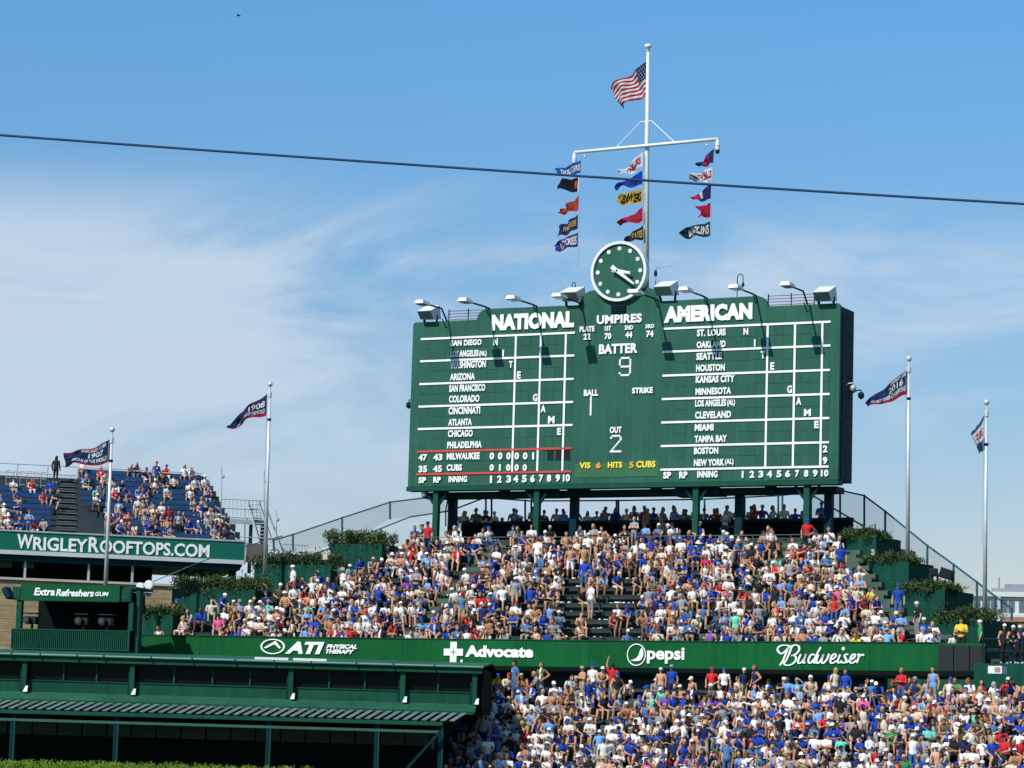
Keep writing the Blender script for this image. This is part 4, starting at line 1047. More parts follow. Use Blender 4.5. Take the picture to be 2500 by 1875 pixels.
# open storey below
vfl = r2(300, 1421)[1]
MB().box(FR, r2(92,1390)[0], r2(386,1390)[0], vfl, vsb-.61, -3.2, -3.0).build('storey_back_wall', BLACKG, rf)
for (a, b) in ((-330, -5), (38, 62)): MB().box(FR, r2(a,1390)[0], r2(b,1390)[0], vfl, vsb-.61, -3.2, -3.0).build('storey_back_wall', BLACKG, rf)
MB().box(FR, rl, r2(92,1390)[0], vfl, vfl+.75, -3.19, -2.99).build('storey_back_wall', BLACKG, rf)
for x in (62, 218, 325): MB().box(FR, r2(x-2.5,1390)[0], r2(x+3,1390)[0], vfl, vsb-.61, -.5, -.35).build('storey_post', LSTEEL, rf)
MB().box(FR, rl, r2(432,1420)[0], vfl-.14, vfl-.003, -5, .15).build('parapet_coping', mat('pale_coping', (.42,.40,.34), .7, .1, .5), rf)
BRK = mat('tan_brick', (.36,.26,.14), .8, .12, .5, .08)
def _brick(m):
    n, l = m.node_tree.nodes, m.node_tree.links; b = n['Principled BSDF']
    src = b.inputs['Base Color'].links[0].from_socket
    t_ = n.new('ShaderNodeTexCoord'); sx_ = n.new('ShaderNodeSeparateXYZ'); cx = n.new('ShaderNodeCombineXYZ')
    l.new(t_.outputs['Object'], sx_.inputs[0]); l.new(sx_.outputs['X'], cx.inputs['X']); l.new(sx_.outputs['Z'], cx.inputs['Y'])
    br = n.new('ShaderNodeTexBrick'); br.inputs['Scale'].default_value = 1.0; br.inputs['Brick Width'].default_value = .42; br.inputs['Row Height'].default_value = .15; br.inputs['Mortar Size'].default_value = .012
    br.inputs['Color1'].default_value = (1,1,1,1); br.inputs['Color2'].default_value = (.72,.74,.76,1); br.inputs['Mortar'].default_value = (.62,.62,.6,1)
    l.new(cx.outputs[0], br.inputs['Vector'])
    mx = n.new('ShaderNodeMix'); mx.data_type = 'RGBA'; mx.blend_type = 'MULTIPLY'; mx.inputs['Factor'].default_value = 1
    l.new(src, mx.inputs['A']); l.new(br.outputs['Color'], mx.inputs['B']); l.new(mx.outputs['Result'], b.inputs['Base Color'])
_brick(BRK)
for k in range(10):
    h_ = .78; MB().box(FR, rl, r2(428,1440)[0], vfl-.145-h_*(k+1)+.012, vfl-.145-h_*k, -4.8, 0).build('brick_course', BRK, rf)
# steel trestle right of the open storey
for i, x in enumerate((444, 455, 468, 480, 497, 514, 533, 552, 566, 580, 592)):
    MB().box(FR, r2(x-2.6,1400)[0], r2(x+2.6+(i % 3),1400)[0], vfl-1.6, vsb-.61, -1.0-(i % 4)*1.2, -.8-(i % 4)*1.2).build('trestle_leg', DARKG, rf)
for (xa, ya, xb, yb) in ((444,1420,500,1376),(514,1380,560,1432),(540,1432,590,1380),(470,1380,530,1440)):
    MB().bar(FR.px(xa, ya, -2), FR.px(xb, yb, -2), .06, .06).build('trestle_brace', DARKG, rf)
# bleacher rows
BLUE = mat('blue_seat_plastic', (.012,.060,.17), .5, .15, 1.2)
NR2, RR2, RD2 = 12, .405, .80
def rt_row(r): return -(0.7 + RD2*r), vst - .25 + RR2*r
def rt_lim(r): return (np.interp(r, [0, 4, 5, 11], [262, 262, 200, 188]), np.interp(r, [0, 6, 11], [560, 525, 488]))
RSEATS = []
for r in range(NR2):
    w, v = rt_row(r); xa, xb = rt_lim(r)
    ua, ub = FR.uv(xa, 1250, w)[0], FR.uv(xb, 1250, w)[0]
    tr = MB().box(FR, rl, ub+.8, v-.5, v, w-RD2+.01, w+.05).build('stand_tread', mat('stand_dark_steel', (.035,.05,.06), .6, .15, 1), rf)
    MB().box(FR, ua, ub, v+.46, v+.70, w-.42, w-.36).build('seat_back_row', BLUE, rf)
    MB().box(FR, ua, ub, v+.36, v+.42, w-.36, w+.02).build('seat_row', mat('stand_dark_steel', (.035,.05,.06)), rf)
    RSEATS.append((r, ua, ub, w, v))
    if r <= 7:
        ua2, ub2 = rl, FR.uv(np.interp(r, [0,7], [122,134]), 1250, w)[0]
        MB().box(FR, ua2, ub2, v+.46, v+.70, w-.42, w-.36).build('seat_back_row', BLUE, rf)
        MB().box(FR, ua2, ub2, v+.36, v+.42, w-.36, w+.02).build('seat_row', mat('stand_dark_steel', (.035,.05,.06)), rf)
        RSEATS.append((r, ua2, ub2, w, v))
    if r >= 1:
        us0 = FR.uv(np.interp(r, [0,11], [140,140]), 1250, w)[0]; us1 = FR.uv(np.interp(r, [0,11], [190,180]), 1250, w)[0]
        for h in range(2): MB().box(FR, us0, us1, v+.002-.2*h, v+.03-.2*h, w-.40+.38*h, w-.02+.38*h).build('aisle_step', mat('aisle_step_steel', (.20,.21,.20), .6, .2, 2), rf)
# top railing with balusters
wt_, vt_ = rt_row(11); 
ra, rb = FR.uv(-330, 1140, wt_-.6)[0], FR.uv(494, 1160, wt_-.6)[0]
vtop = r2(300, 1146, wt_-.6)[1]
for dv in (0, -.55, -1.0): MB().tube([FR.P(ra, vtop+dv, wt_-.6), FR.P(rb, vtop+dv, wt_-.6)], .03, 6).build('top_rail', LSTEEL, rf)
mb = MB()
for u in np.arange(ra, rb, .16): mb.tube([FR.P(u, vtop-1.0, wt_-.6), FR.P(u, vtop-.55, wt_-.6)], .012, 4)
tag(mb.build('balusters', LSTEEL, rf), kind='stuff')
for u in np.arange(ra, rb+.1, 1.9): MB().tube([FR.P(u, vtop-1.6, wt_-.6), FR.P(u, vtop+.03, wt_-.6)], .035, 6).build('rail_post', LSTEEL, rf)
# empty chair frames on the top left
for i in range(6):
    for j in range(3):
        u = FR.uv(14+i*17, 1170, -8.2)[0]; v = r2(14+i*17, 1148+j*16+i*.8, -8.2)[1]
        MB().box(FR, u, u+.34, v-.05, v, -8.2, -8.16).build('chair_back', LSTEEL, rf)
        MB().tube([FR.P(u+.02, v-.45, -8.18), FR.P(u+.02, v, -8.18)], .018, 4).build('chair_leg', LSTEEL, rf)
MB().box(FR, rl, FR.uv(120,1190,-8)[0], vst-.25+RR2*8, vst-.25+RR2*8+.06, -9.3, -7.6).build('chair_deck', LSTEEL, rf)
# stepped side panels with zigzag stringer
zz = []
for i in range(8):
    x = 486 + i*12.5; y = 1166 + i*18.5 + i*1.0
    w = -(9.0 - i*1.05)
    MB().box(FR, FR.uv(x,y,w)[0], FR.uv(x+12.5,y,w)[0], r2(x,y+25,w)[1], r2(x,y-4,w)[1], w-.1, w).build('side_panel', mat('navy_side_panel', (.012,.03,.05), .6, .1, 1), rf)
    zz += [FR.px(x+3, y+14, w+.1), FR.px(x+3+10, y+19, w+.1)]
MB().tube(zz, .055, 6).build('side_stringer', mat('pale_trim', (.5,.52,.54)), rf)
# stair tower
st = thing('stair_tower', FR.P(rr, -2, -3), 'pale grey steel stair tower with handrails beside the rooftop bleachers', 'stairs')
Yt = lambda x, y, w=-4.0: FR.px(x, y, w)
MB().hexa([Yt(562,1278,-3), Yt(648,1283,-3), Yt(648,1283,-6), Yt(562,1278,-6), Yt(562,1266,-3), Yt(648,1271,-3), Yt(648,1271,-6), Yt(562,1266,-6)]).build('landing', LSTEEL, st)
for (xa, ya, xb, yb) in ((538,1218,648,1223),(538,1240,648,1246),(538,1262,640,1266)):
    MB().tube([Yt(xa,ya,-3), Yt(xb,yb,-3)], .035, 6).build('handrail', LSTEEL, st)
for i in range(12): MB().tube([Yt(540+i*9.6, 1220, -3), Yt(540+i*9.6, 1264, -3)], .018, 5).build('baluster', LSTEEL, st)
for x in (570, 612, 640): MB().box(FR, r2(x-4,1300,-4)[0], r2(x+4,1300,-4)[0], r2(x,1400,-4)[1], r2(x,1280,-4)[1], -4.1, -3.9).build('tower_leg', mat('tower_blue_steel', (.06,.09,.12), .5), st)
for dx in (0, 26):
    MB().bar(Yt(606+dx, 1225, -3+dx*.02), Yt(640+dx*1.2, 1345, -2.5+dx*.02), .11, .05).build('stringer', LSTEEL, st)
for i in range(13):
    f = i/12; MB().bar(Yt(607+34*f, 1232+110*f, -2.9), Yt(634+38*f, 1232+110*f, -2.4), .12, .02).build('stair_tread', LSTEEL, st)
for k in range(2): MB().tube([Yt(648+k*3, 1228+k*18), Yt(692+k*2, 1350)], .03, 6).build('handrail', LSTEEL, st)
for (xa, ya, xb, yb) in ((690,1328,752,1332),(690,1345,752,1349),(575,1310,690,1316)): MB().tube([Yt(xa,ya,-2), Yt(xb,yb,-2)], .03, 6).build('handrail', LSTEEL, st)
for i in range(9): MB().tube([Yt(692+i*7.5, 1329, -2), Yt(692+i*7.5, 1362, -2)], .018, 5).build('baluster', LSTEEL, st)
MB().box(FR, r2(603,1330,-1)[0], r2(655,1330,-1)[0], r2(603,1372,-1)[1], r2(603,1326,-1)[1], -1.2, -1.0).build('side_screen', mat('grey_screen', (.12,.11,.10), .8, .1, 1), st)
for (x, y0, y1, nm) in ((541, 1140, 1235, 'left of the stair tower'), (645, 1150, 1260, 'behind the second flagpole'), (675, 1245, 1320, 'right of the stair tower'), (598, 1243, 1330, 'in front of the stair tower')):
    P0, P1 = Yt(x, y1), Yt(x, y0); t = thing('antenna_post', P0, 'thin grey antenna post with a small box ' + nm, 'antenna', 'antenna posts on the roof')
    MB().tube([P0, P1], .03, 6).build('post', LSTEEL, t)
    q = Yt(x+3, y0+24); MB().lathe(q, [(.05,-.1),(.11,-.05),(.11,.08),(.04,.12)], 8).build('antenna_box', LSTEEL, t)
# ------------------------------------------------------------------ flagpoles, flags, pennants
POLE = mat('brushed_pole', (.62,.64,.66), .35, .08, 2.0, metal=.35)
poles = [((274.4,1043),(257.5,1432),137.0,'flagpole with 1907 flag rising behind the camera booth'),
         ((660,932.5),(647.5,1366),142.0,'tall flagpole with dark flag standing in the left hedge'),
         ((2219.4,870),(2216,1356),133.5,'tall flagpole with world series flag right of the scoreboard'),
         ((2409,976),(2404,1490),127.0,'flagpole with blue and white flag, the rightmost')]
for (a, b, Y, lab) in poles:
    A, B = at(*a, Y), at(*b, Y); t = thing('flagpole', B, lab, 'flagpole', 'flagpoles beside the bleachers')
    MB().tube([B - (A-B).normalized()*.8, A - Vector((0,0,.5))], .105, 12, .06).build('pole', POLE, t, smooth=True)
    MB().lathe(A - Vector((0,0,.78)), [(.08,0),(.10,.02),(.10,.26),(.05,.30),(.035,.55)], 12).build('truck', POLE, t)
    MB().lathe(A - Vector((0,0,.25)), [(.02,0),(.09,.04),(.125,.12),(.125,.16),(.09,.24),(.01,.28)], 14).build('ball', POLE, t, smooth=True)
    q = B.lerp(A, .78) ; MB().lathe(q, [(.09,0),(.11,.05),(.09,.12)], 8).build('cleat', DARKG, t)
    MB().tube([B.lerp(A,.3)+Vector((-.14,0,0)), A-Vector((.13,0,.7))], .012, 4).build('halyard', LSTEEL, t)
FCOL = {}
def fm(name, c):
    if name not in FCOL:
        c = tuple(x*.82 for x in c)  # cloth darkened; the shade of backlit folds is put into the colour
        m = FCOL[name] = mat('flag_'+name, c, .8, .10, 2.0, spec=.1)
        n, l = m.node_tree.nodes, m.node_tree.links                  # thin cloth lets some light through
        tr = n.new('ShaderNodeBsdfTranslucent'); tr.inputs['Color'].default_value = (*c, 1)
        mx = n.new('ShaderNodeMixShader'); mx.inputs[0].default_value = .3
        l.new(n['Principled BSDF'].outputs[0], mx.inputs[1]); l.new(tr.outputs[0], mx.inputs[2]); l.new(mx.outputs[0], n['Material Output'].inputs[0])
    return FCOL[name]
fm('navy', (.020,.038,.115)); fm('flagblue', (.03,.10,.26)); fm('red', (.42,.015,.035)); fm('white', (.74,.74,.76)); fm('royal', (.012,.055,.36)); fm('black', (.014,.016,.022)); fm('orange', (.42,.07,.035))
fm('purple', (.055,.045,.26)); fm('yellow', (.70,.42,.06)); fm('crimson', (.50,.012,.07)); fm('teal', (.012,.05,.075)); fm('dodger', (.012,.10,.42)); fm('coral', (.60,.12,.10)); fm('gold', (.62,.42,.12))
def flag(name, label, fr, hT, hB, fT, fB, cols, colf, texts=(), amp=.16, waves=1.6, ph=0.0, sag=.10, na=28, nb=10, cat='flag', group=None, notch=0.0, w0=0.0, pix=True, bow=0.0):
    H1, H0, F1, F0 = [np.array(fr.uv(*p, w0)) for p in (hT, hB, fT, fB)]
    L = np.linalg.norm((F1+F0)/2 - (H1+H0)/2)
    def S(a, b, off=0.0):
        h = H0 + (H1-H0)*b; f = F0 + (F1-F0)*b
        f = f + (h-f)*notch*(1-abs(2*b-1))
        p = h + (f-h)*a
        v = p[1] - sag*L*math.sin(math.pi*a)*(.6) + bow*math.sin(math.pi*a)*L
        e = a**.6
        w = amp*e*math.sin(2*math.pi*(waves*a + .25*(1-b) + ph)) + amp*.36*e*math.sin(2*math.pi*(2.3*a - .9*b + ph*2.3)) + amp*.14*e*math.sin(2*math.pi*(4.1*a + 1.3*b + ph*3.7))
        v += .02*L*a*math.sin(2*math.pi*(2.2*a + ph*1.7) + 3*b) + .06*L*e*math.sin(2*math.pi*(waves*a+ph)+1.1)*(.3+.7*(1-b))
        return fr.P(p[0], v, w0 + w + off)
    t = thing(name, fr.P(*H0, w0), label, cat, group)
    mb = MB(); mi = []
    for j in range(nb+1):
        for i in range(na+1): mb.v.append(S(i/na, j/nb))
    for j in range(nb):
        for i in range(na):
            k = j*(na+1)+i; mb.f.append((k, k+1, k+na+2, k+na+1)); mi.append(colf((i+.5)/na, (j+.5)/nb))
    o = mb.build('cloth', [FCOL[c] for c in cols], t, fix=False, smooth=True); o.data.polygons.foreach_set('material_index', mi)
    for (s_, a0, a1, b0, b1, c) in texts:
        # lettering reads left to right, so it runs from the fly towards the hoist
        mb = MB(); text_uv(mb, fr, s_, 0, 1, 0, 1, bold=.03, warp=lambda x, y, z: S(a1 + (a0-a1)*x, b0 + (b1-b0)*y, .015 + .012*z))
        mb.build('lettering', FCOL[c], t)
    return S, t
Z4 = lambda x, y: (1320+x/4.365, 340+y/4.365)
Z3 = lambda x, y: (1320+x/3.456, 80+y/3.456)
# national flag
def us(a, b):
    if b > 6/13 and a < .36: return 2
    return 0 if int(b*13) % 2 == 0 else 1
S, t = flag('national_flag', 'red and white striped flag with starred blue corner at the top of the mast', FM, Z3(912,237), Z3(907,516), Z3(597,466), Z3(686,640), ['red','white','navy'], us, amp=.30, waves=1.25, ph=.12, na=40, nb=26, sag=-.05)
for j in range(6):
    for i in range(5):
        a = .035 + i*.068 + (.03 if j % 2 else 0); b = .49 + j*.085
        mb = MB(); c0 = [(math.cos(math.pi/2+k*math.pi/5)*(1 if k % 2 == 0 else .42), math.sin(math.pi/2+k*math.pi/5)*(1 if k % 2 == 0 else .42)) for k in range(10)]
        mb.add([S(a + x*.018, b + y*.026, .012) for x, y in c0], [tuple(range(10))]); mb.build('star', FCOL['white'], t, fix=False)
G = 'team pennants flying from the yard'
pen = [
 ('royal blue pennant with white lettering, topmost on the left line', (433,225),(428,362),(158,318),(195,392),['dodger','white'],None,[('DODGERS',.03,.82,.22,.74,'white')],.0),
 ('black flag with white edge and small orange mark, second on the left line', (412,405),(405,560),(205,428),(150,520),['black','white','coral'],lambda a,b: 1 if a < .05 else (2 if .1 < a < .2 and .25 < b < .75 else 0),[],.0),
 ('rust red pennant, third on the left line', (408,600),(402,752),(215,742),(200,795),['orange'],None,[('ASTROS',.3,.85,.25,.6,'coral')],.0),
 ('navy pennant with pale gold lettering and drooping tail, fourth on the left line', (398,797),(395,950),(205,930),(185,1045),['navy'],None,[('PADRES',.1,.75,.3,.75,'gold')],.0),
 ('purple pennant with white lettering, lowest on the left line', (397,988),(395,1142),(110,1118),(140,1180),['purple','navy'],lambda a,b: 1 if a < .35 else 0,[('ROCKIES',.05,.72,.18,.82,'white')],.12),
 ('white pennant with faint red lettering, topmost beside the mast', (1090,130),(1085,290),(835,345),(862,388),['white'],None,[('PHILLIES',.08,.7,.25,.75,'crimson')],.0),
 ('bright royal blue pennant, second beside the mast', (1085,335),(1083,482),(770,498),(785,515),['royal','navy'],lambda a,b: 0,[('CUBS',.15,.5,.35,.75,'purple')],.0),
 ('yellow flag with black lettering, third beside the mast', (1085,520),(1080,678),(862,575),(815,688),['yellow','gold'],lambda a,b: 1 if b > .75 else 0,[('BREWERS',.04,.88,.15,.8,'black')],.0),
 ('crimson pennant, fourth beside the mast', (1085,722),(1088,870),(815,888),(840,905),['crimson'],None,[('CARDINALS',.08,.7,.25,.72,'orange')],.0),
 ('black flag with gold mark, lowest beside the mast', (1090,915),(1095,1070),(915,1030),(885,1078),['black'],None,[('PIRATES',.04,.7,.2,.75,'gold')],.0),
 ('navy pennant with a red patch, topmost on the right line', (1850,88),(1845,245),(1662,278),(1690,302),['navy','crimson'],lambda a,b: 1 if .3 < a < .72 and b > .3 else 0,[],.0),
 ('white pennant with red lettering, second on the right line', (1830,295),(1828,440),(1548,395),(1625,436),['white'],None,[('NATIONALS',.03,.8,.2,.8,'crimson')],.0),
 ('navy pennant with white and red patch, third on the right line', (1817,480),(1812,635),(1590,625),(1640,655),['navy','white','crimson'],lambda a,b: (1 if .45 < a < .62 and b > .4 else (2 if a > .64 else 0)),[('BRAVES',.03,.42,.25,.75,'purple')],.0),
 ('bright red flag folded by the wind, fourth on the right line', (1810,677),(1808,830),(1648,725),(1665,818),['crimson','red'],lambda a,b: 1 if a < .35 else 0,[('REDS',.1,.5,.2,.6,'orange')],.25),
 ('dark teal pennant with white lettering, lowest on the right line', (1805,873),(1805,1030),(1462,952),(1478,1030),['teal'],None,[('MARLINS',.04,.76,.18,.82,'white')],.2)]
for i, (lab, a, b, c, d, cols, cf, tx, nt) in enumerate(pen):
    flag('team_pennant', lab, FM, Z4(*a), Z4(*b), Z4(*c), Z4(*d), cols, cf or (lambda a, b: 0), tx, amp=.13+.04*(i % 3), waves=1.1+.25*(i % 4), ph=.17*i, sag=.05, na=20, nb=8, cat='pennant', group=G, notch=nt, w0=.3)
for (x0, y0, x1, y1, nm) in ((433,180,397,1370,'left'), (1092,110,1097,1080,'middle'), (1852,60,1806,1100,'right')):
    A, B = FM.px(*Z4(x0,y0), .3), FM.px(*Z4(x1,y1), .3)
    tag(MB().tube([A, (A+B)/2 + FM.ew*.05, B], .012, 4).build('halyard_line', LSTEEL, None, loc=B), 'thin halyard line carrying the %s column of pennants' % nm, 'rope')
# pole flags
def polef(Y): return frame(1250, 900, Y, 20)
border = lambda t0: (lambda a, b: 1 if (b < t0 or (b > 1-t0*.5 and a > .25)) else 0)
flag('pole_flag', 'navy flag with red border and white 1907 lettering on the left flagpole', frame(269, 1100, 137, 15), (269.5,1072.5),(267,1127),(156,1106),(154.6,1132),['navy','red'],border(.1),
     [('1907',.14,.46,.42,.70,'white'),('CHAMPIONS OF THE WORLD',.06,.92,.14,.34,'white'),('CHICAGO CUBS',.08,.6,.76,.93,'white')], amp=.2, waves=1.2, ph=.3, cat='flag', group='flags on the side flagpoles', nb=14)
flag('pole_flag', 'navy tapering flag with white 1908 lettering and limp tail on the second flagpole', frame(652, 990, 142, 15), (652.7,961),(650.4,1014.6),(558,1034),(555,1047),['navy','red'],border(.12),
     [('1908',.06,.46,.45,.78,'white'),('CHAMPIONS OF THE WORLD',.05,.8,.16,.38,'white')], amp=.24, waves=1.3, ph=.55, sag=-.06, cat='flag', group='flags on the side flagpoles', nb=14)
flag('pole_flag', 'navy flag with red hem and white 2016 lettering right of the scoreboard', frame(2215, 930, 133.5, 18), (2215.5,903.5),(2214.6,964),(2114,984),(2121,1001),['navy','red'],lambda a, b: 1 if b < .12 else 0,
     [('2016',.10,.48,.46,.76,'white'),('WORLD SERIES CHAMPIONS',.04,.9,.16,.40,'white'),('CHICAGO CUBS',.03,.42,.80,.97,'white')], amp=.22, waves=1.15, ph=.05, sag=-.05, cat='flag', group='flags on the side flagpoles', nb=14)
flag('pole_flag', 'limp navy and white flag hanging on the rightmost flagpole', frame(2403, 1050, 127, 18), (2403,1012),(2404,1096),(2371,1060),(2391,1108),['flagblue','white'],lambda a, b: 1 if .36 < b < .88 else 0, [('CUBS',.2,.8,.5,.75,'coral')], amp=.16, waves=.9, ph=.4, sag=.05, cat='flag', group='flags on the side flagpoles', nb=14)

# ------------------------------------------------------------------ overhead cable, bird
pts = []
for i in range(41):
    x = -300 + i*77.5; f = x/2500.0
    y = 330 + 168*f + 5.0*(1-(2*f-1)**2)
    pts.append(at(x, y, 95 - 4*f))
tag(MB().tube(pts, .043, 7).build('overhead_cable', mat('cable_navy', (.022,.055,.12), .6, spec=.1), None, loc=pts[20]), 'dark cable stretched across the whole sky in front of the mast', 'cable')
P = at(582, 38, 120); bd = MB(); 
bd.lathe(P, [(.01,-.08),(.03,-.04),(.035,.01),(.02,.05),(.022,.075),(.006,.1)], 8, Vector((1,0,.1)))
for s_ in (-1, 1): bd.add([P, P+Vector((.03,s_*.05,.01)), P+Vector((-.03,s_*.18,.05)), P+Vector((-.05,s_*.06,.015))], [(0,1,2,3)])
tag(bd.build('bird', mat('bird_dark', (.02,.02,.022), .7), None, loc=P, fix=False), 'tiny dark bird high in the blue sky at upper left', 'bird')
# ------------------------------------------------------------------ people
SKIN = mat('skin', (.5,.3,.2), .55, .05, 8, spec=.3, objcol=True)
CLOTH = mat('clothing', (.5,.5,.5), .85, .07, 14, .15, spec=.15, objcol=True)
FEAT = mat('eyes_and_lips', (.05,.025,.02), .5, .05, 8)
CROWDM = mat('crowd_cloth_and_skin', (.5,.5,.5), .75, .06, 9, spec=.2, attr='col')
def capsule(mb, A, B, ra, rb, n=10):
    A, B = Vector(A), Vector(B); d = (B-A); L = d.length; d.normalize()
    prof = []
    for i in range(4): t = math.pi/2*(1-i/3.0); prof.append((ra*math.cos(t)+1e-4, -ra*math.sin(t)))
    for i in range(4): t = math.pi/2*(i/3.0); prof.append((rb*math.cos(t)+1e-4, L+rb*math.sin(t)))
    mb.lathe(A, prof, n, d)
def loft(mb, rings, n=14):
    k = len(mb.v)
    for (c, ex, ey, rx, ry) in rings:
        for j in range(n):
            t = 2*math.pi*j/n; mb.v.append(c + ex*(rx*math.cos(t)) + ey*(ry*math.sin(t)))
    for i in range(len(rings)-1):
        for j in range(n):
            a = k+i*n+j; b = k+i*n+(j+1) % n; mb.f.append((a, b, b+n, a+n))
    mb.f.append(tuple(k+j for j in reversed(range(n)))); mb.f.append(tuple(k+(len(rings)-1)*n+j for j in range(n)))
def ellipsoid(mb, c, r, n=12, m=8):
    c = Vector(c); k = len(mb.v)
    for i in range(m+1):
        ph = -math.pi/2 + math.pi*i/m; q = max(math.cos(ph), .02)
        for j in range(n):
            t = 2*math.pi*j/n; mb.v.append(c + Vector((r[0]*q*math.cos(t), r[1]*q*math.sin(t), r[2]*math.sin(ph))))
    for i in range(m):
        for j in range(n):
            a = k+i*n+j; b = k+i*n+(j+1) % n; mb.f.append((a, b, b+n, a+n))
    mb.f.append(tuple(k+j for j in reversed(range(n)))); mb.f.append(tuple(k+m*n+j for j in range(n)))
POSES = {  # hip height, lean, elbows (right, left), wrists, knees, ankles, head turn
 'sit_knees':  dict(sit=1, lean=8,  el=[(.27,-.10,.70),(-.27,-.10,.70)], wr=[(.15,-.37,.62),(-.15,-.37,.62)], kn=.16, turn=0),
 'sit_forward':dict(sit=1, lean=32, el=[(.23,-.40,.60),(-.23,-.40,.60)], wr=[(.05,-.56,.66),(-.05,-.56,.66)], kn=.20, turn=10),
 'sit_crossed':dict(sit=1, lean=3,  el=[(.26,-.10,.70),(-.26,-.10,.70)], wr=[(-.04,-.22,.75),(.06,-.23,.72)], kn=.12, turn=-15),
 'sit_shade':  dict(sit=1, lean=6,  el=[(.34,-.20,.93),(-.26,-.10,.70)], wr=[(.14,-.24,1.16),(-.14,-.36,.62)], kn=.15, turn=5),
 'sit_drink':  dict(sit=1, lean=5,  el=[(.27,-.06,.70),(-.26,-.10,.70)], wr=[(.10,-.28,.90),(-.10,-.30,.64)], kn=.13, turn=20),
 'sit_back':   dict(sit=1, lean=-12,el=[(.30,.14,.72),(-.30,.14,.72)], wr=[(.30,.24,.50),(-.30,.24,.50)], kn=.10, turn=0),
 'sit_talk':   dict(sit=1, lean=12, el=[(.28,-.14,.68),(-.24,-.20,.68)], wr=[(.12,-.36,.66),(.02,-.40,.68)], kn=.22, turn=-40),
 'sit_chin':   dict(sit=1, lean=24, el=[(.20,-.36,.62),(-.26,-.18,.66)], wr=[(.06,-.36,.86),(-.12,-.42,.60)], kn=.18, turn=-12),
 'sit_clap':   dict(sit=1, lean=10, el=[(.28,-.12,.74),(-.28,-.12,.74)], wr=[(.04,-.34,.84),(-.04,-.34,.86)], kn=.14, turn=28),
 'sit_reach':  dict(sit=1, lean=4,  el=[(.42,.02,.82),(-.25,-.12,.68)], wr=[(.62,.06,.84),(-.10,-.36,.62)], kn=.12, turn=35),
 'stand':      dict(sit=0, lean=2,  el=[(.27,.03,1.12),(-.27,.03,1.12)], wr=[(.27,-.05,.88),(-.27,-.05,.88)], kn=.10, turn=0),
 'stand_cross':dict(sit=0, lean=2,  el=[(.27,-.08,1.12),(-.27,-.08,1.12)], wr=[(-.05,-.22,1.17),(.06,-.23,1.14)], kn=.11, turn=15),
 'stand_hip':  dict(sit=0, lean=0,  el=[(.38,.08,1.16),(-.28,.02,1.12)], wr=[(.17,-.06,1.00),(-.26,-.08,.88)], kn=.12, turn=-25),
 'stand_up':   dict(sit=0, lean=0,  el=[(.26,-.05,1.66),(-.27,.03,1.12)], wr=[(.20,-.10,1.92),(-.26,-.06,.88)], kn=.09, turn=0),
 'stand_lean': dict(sit=0, lean=26, el=[(.26,-.34,1.10),(-.26,-.34,1.10)], wr=[(.12,-.50,1.00),(-.12,-.50,1.00)], kn=.09, turn=10),
}
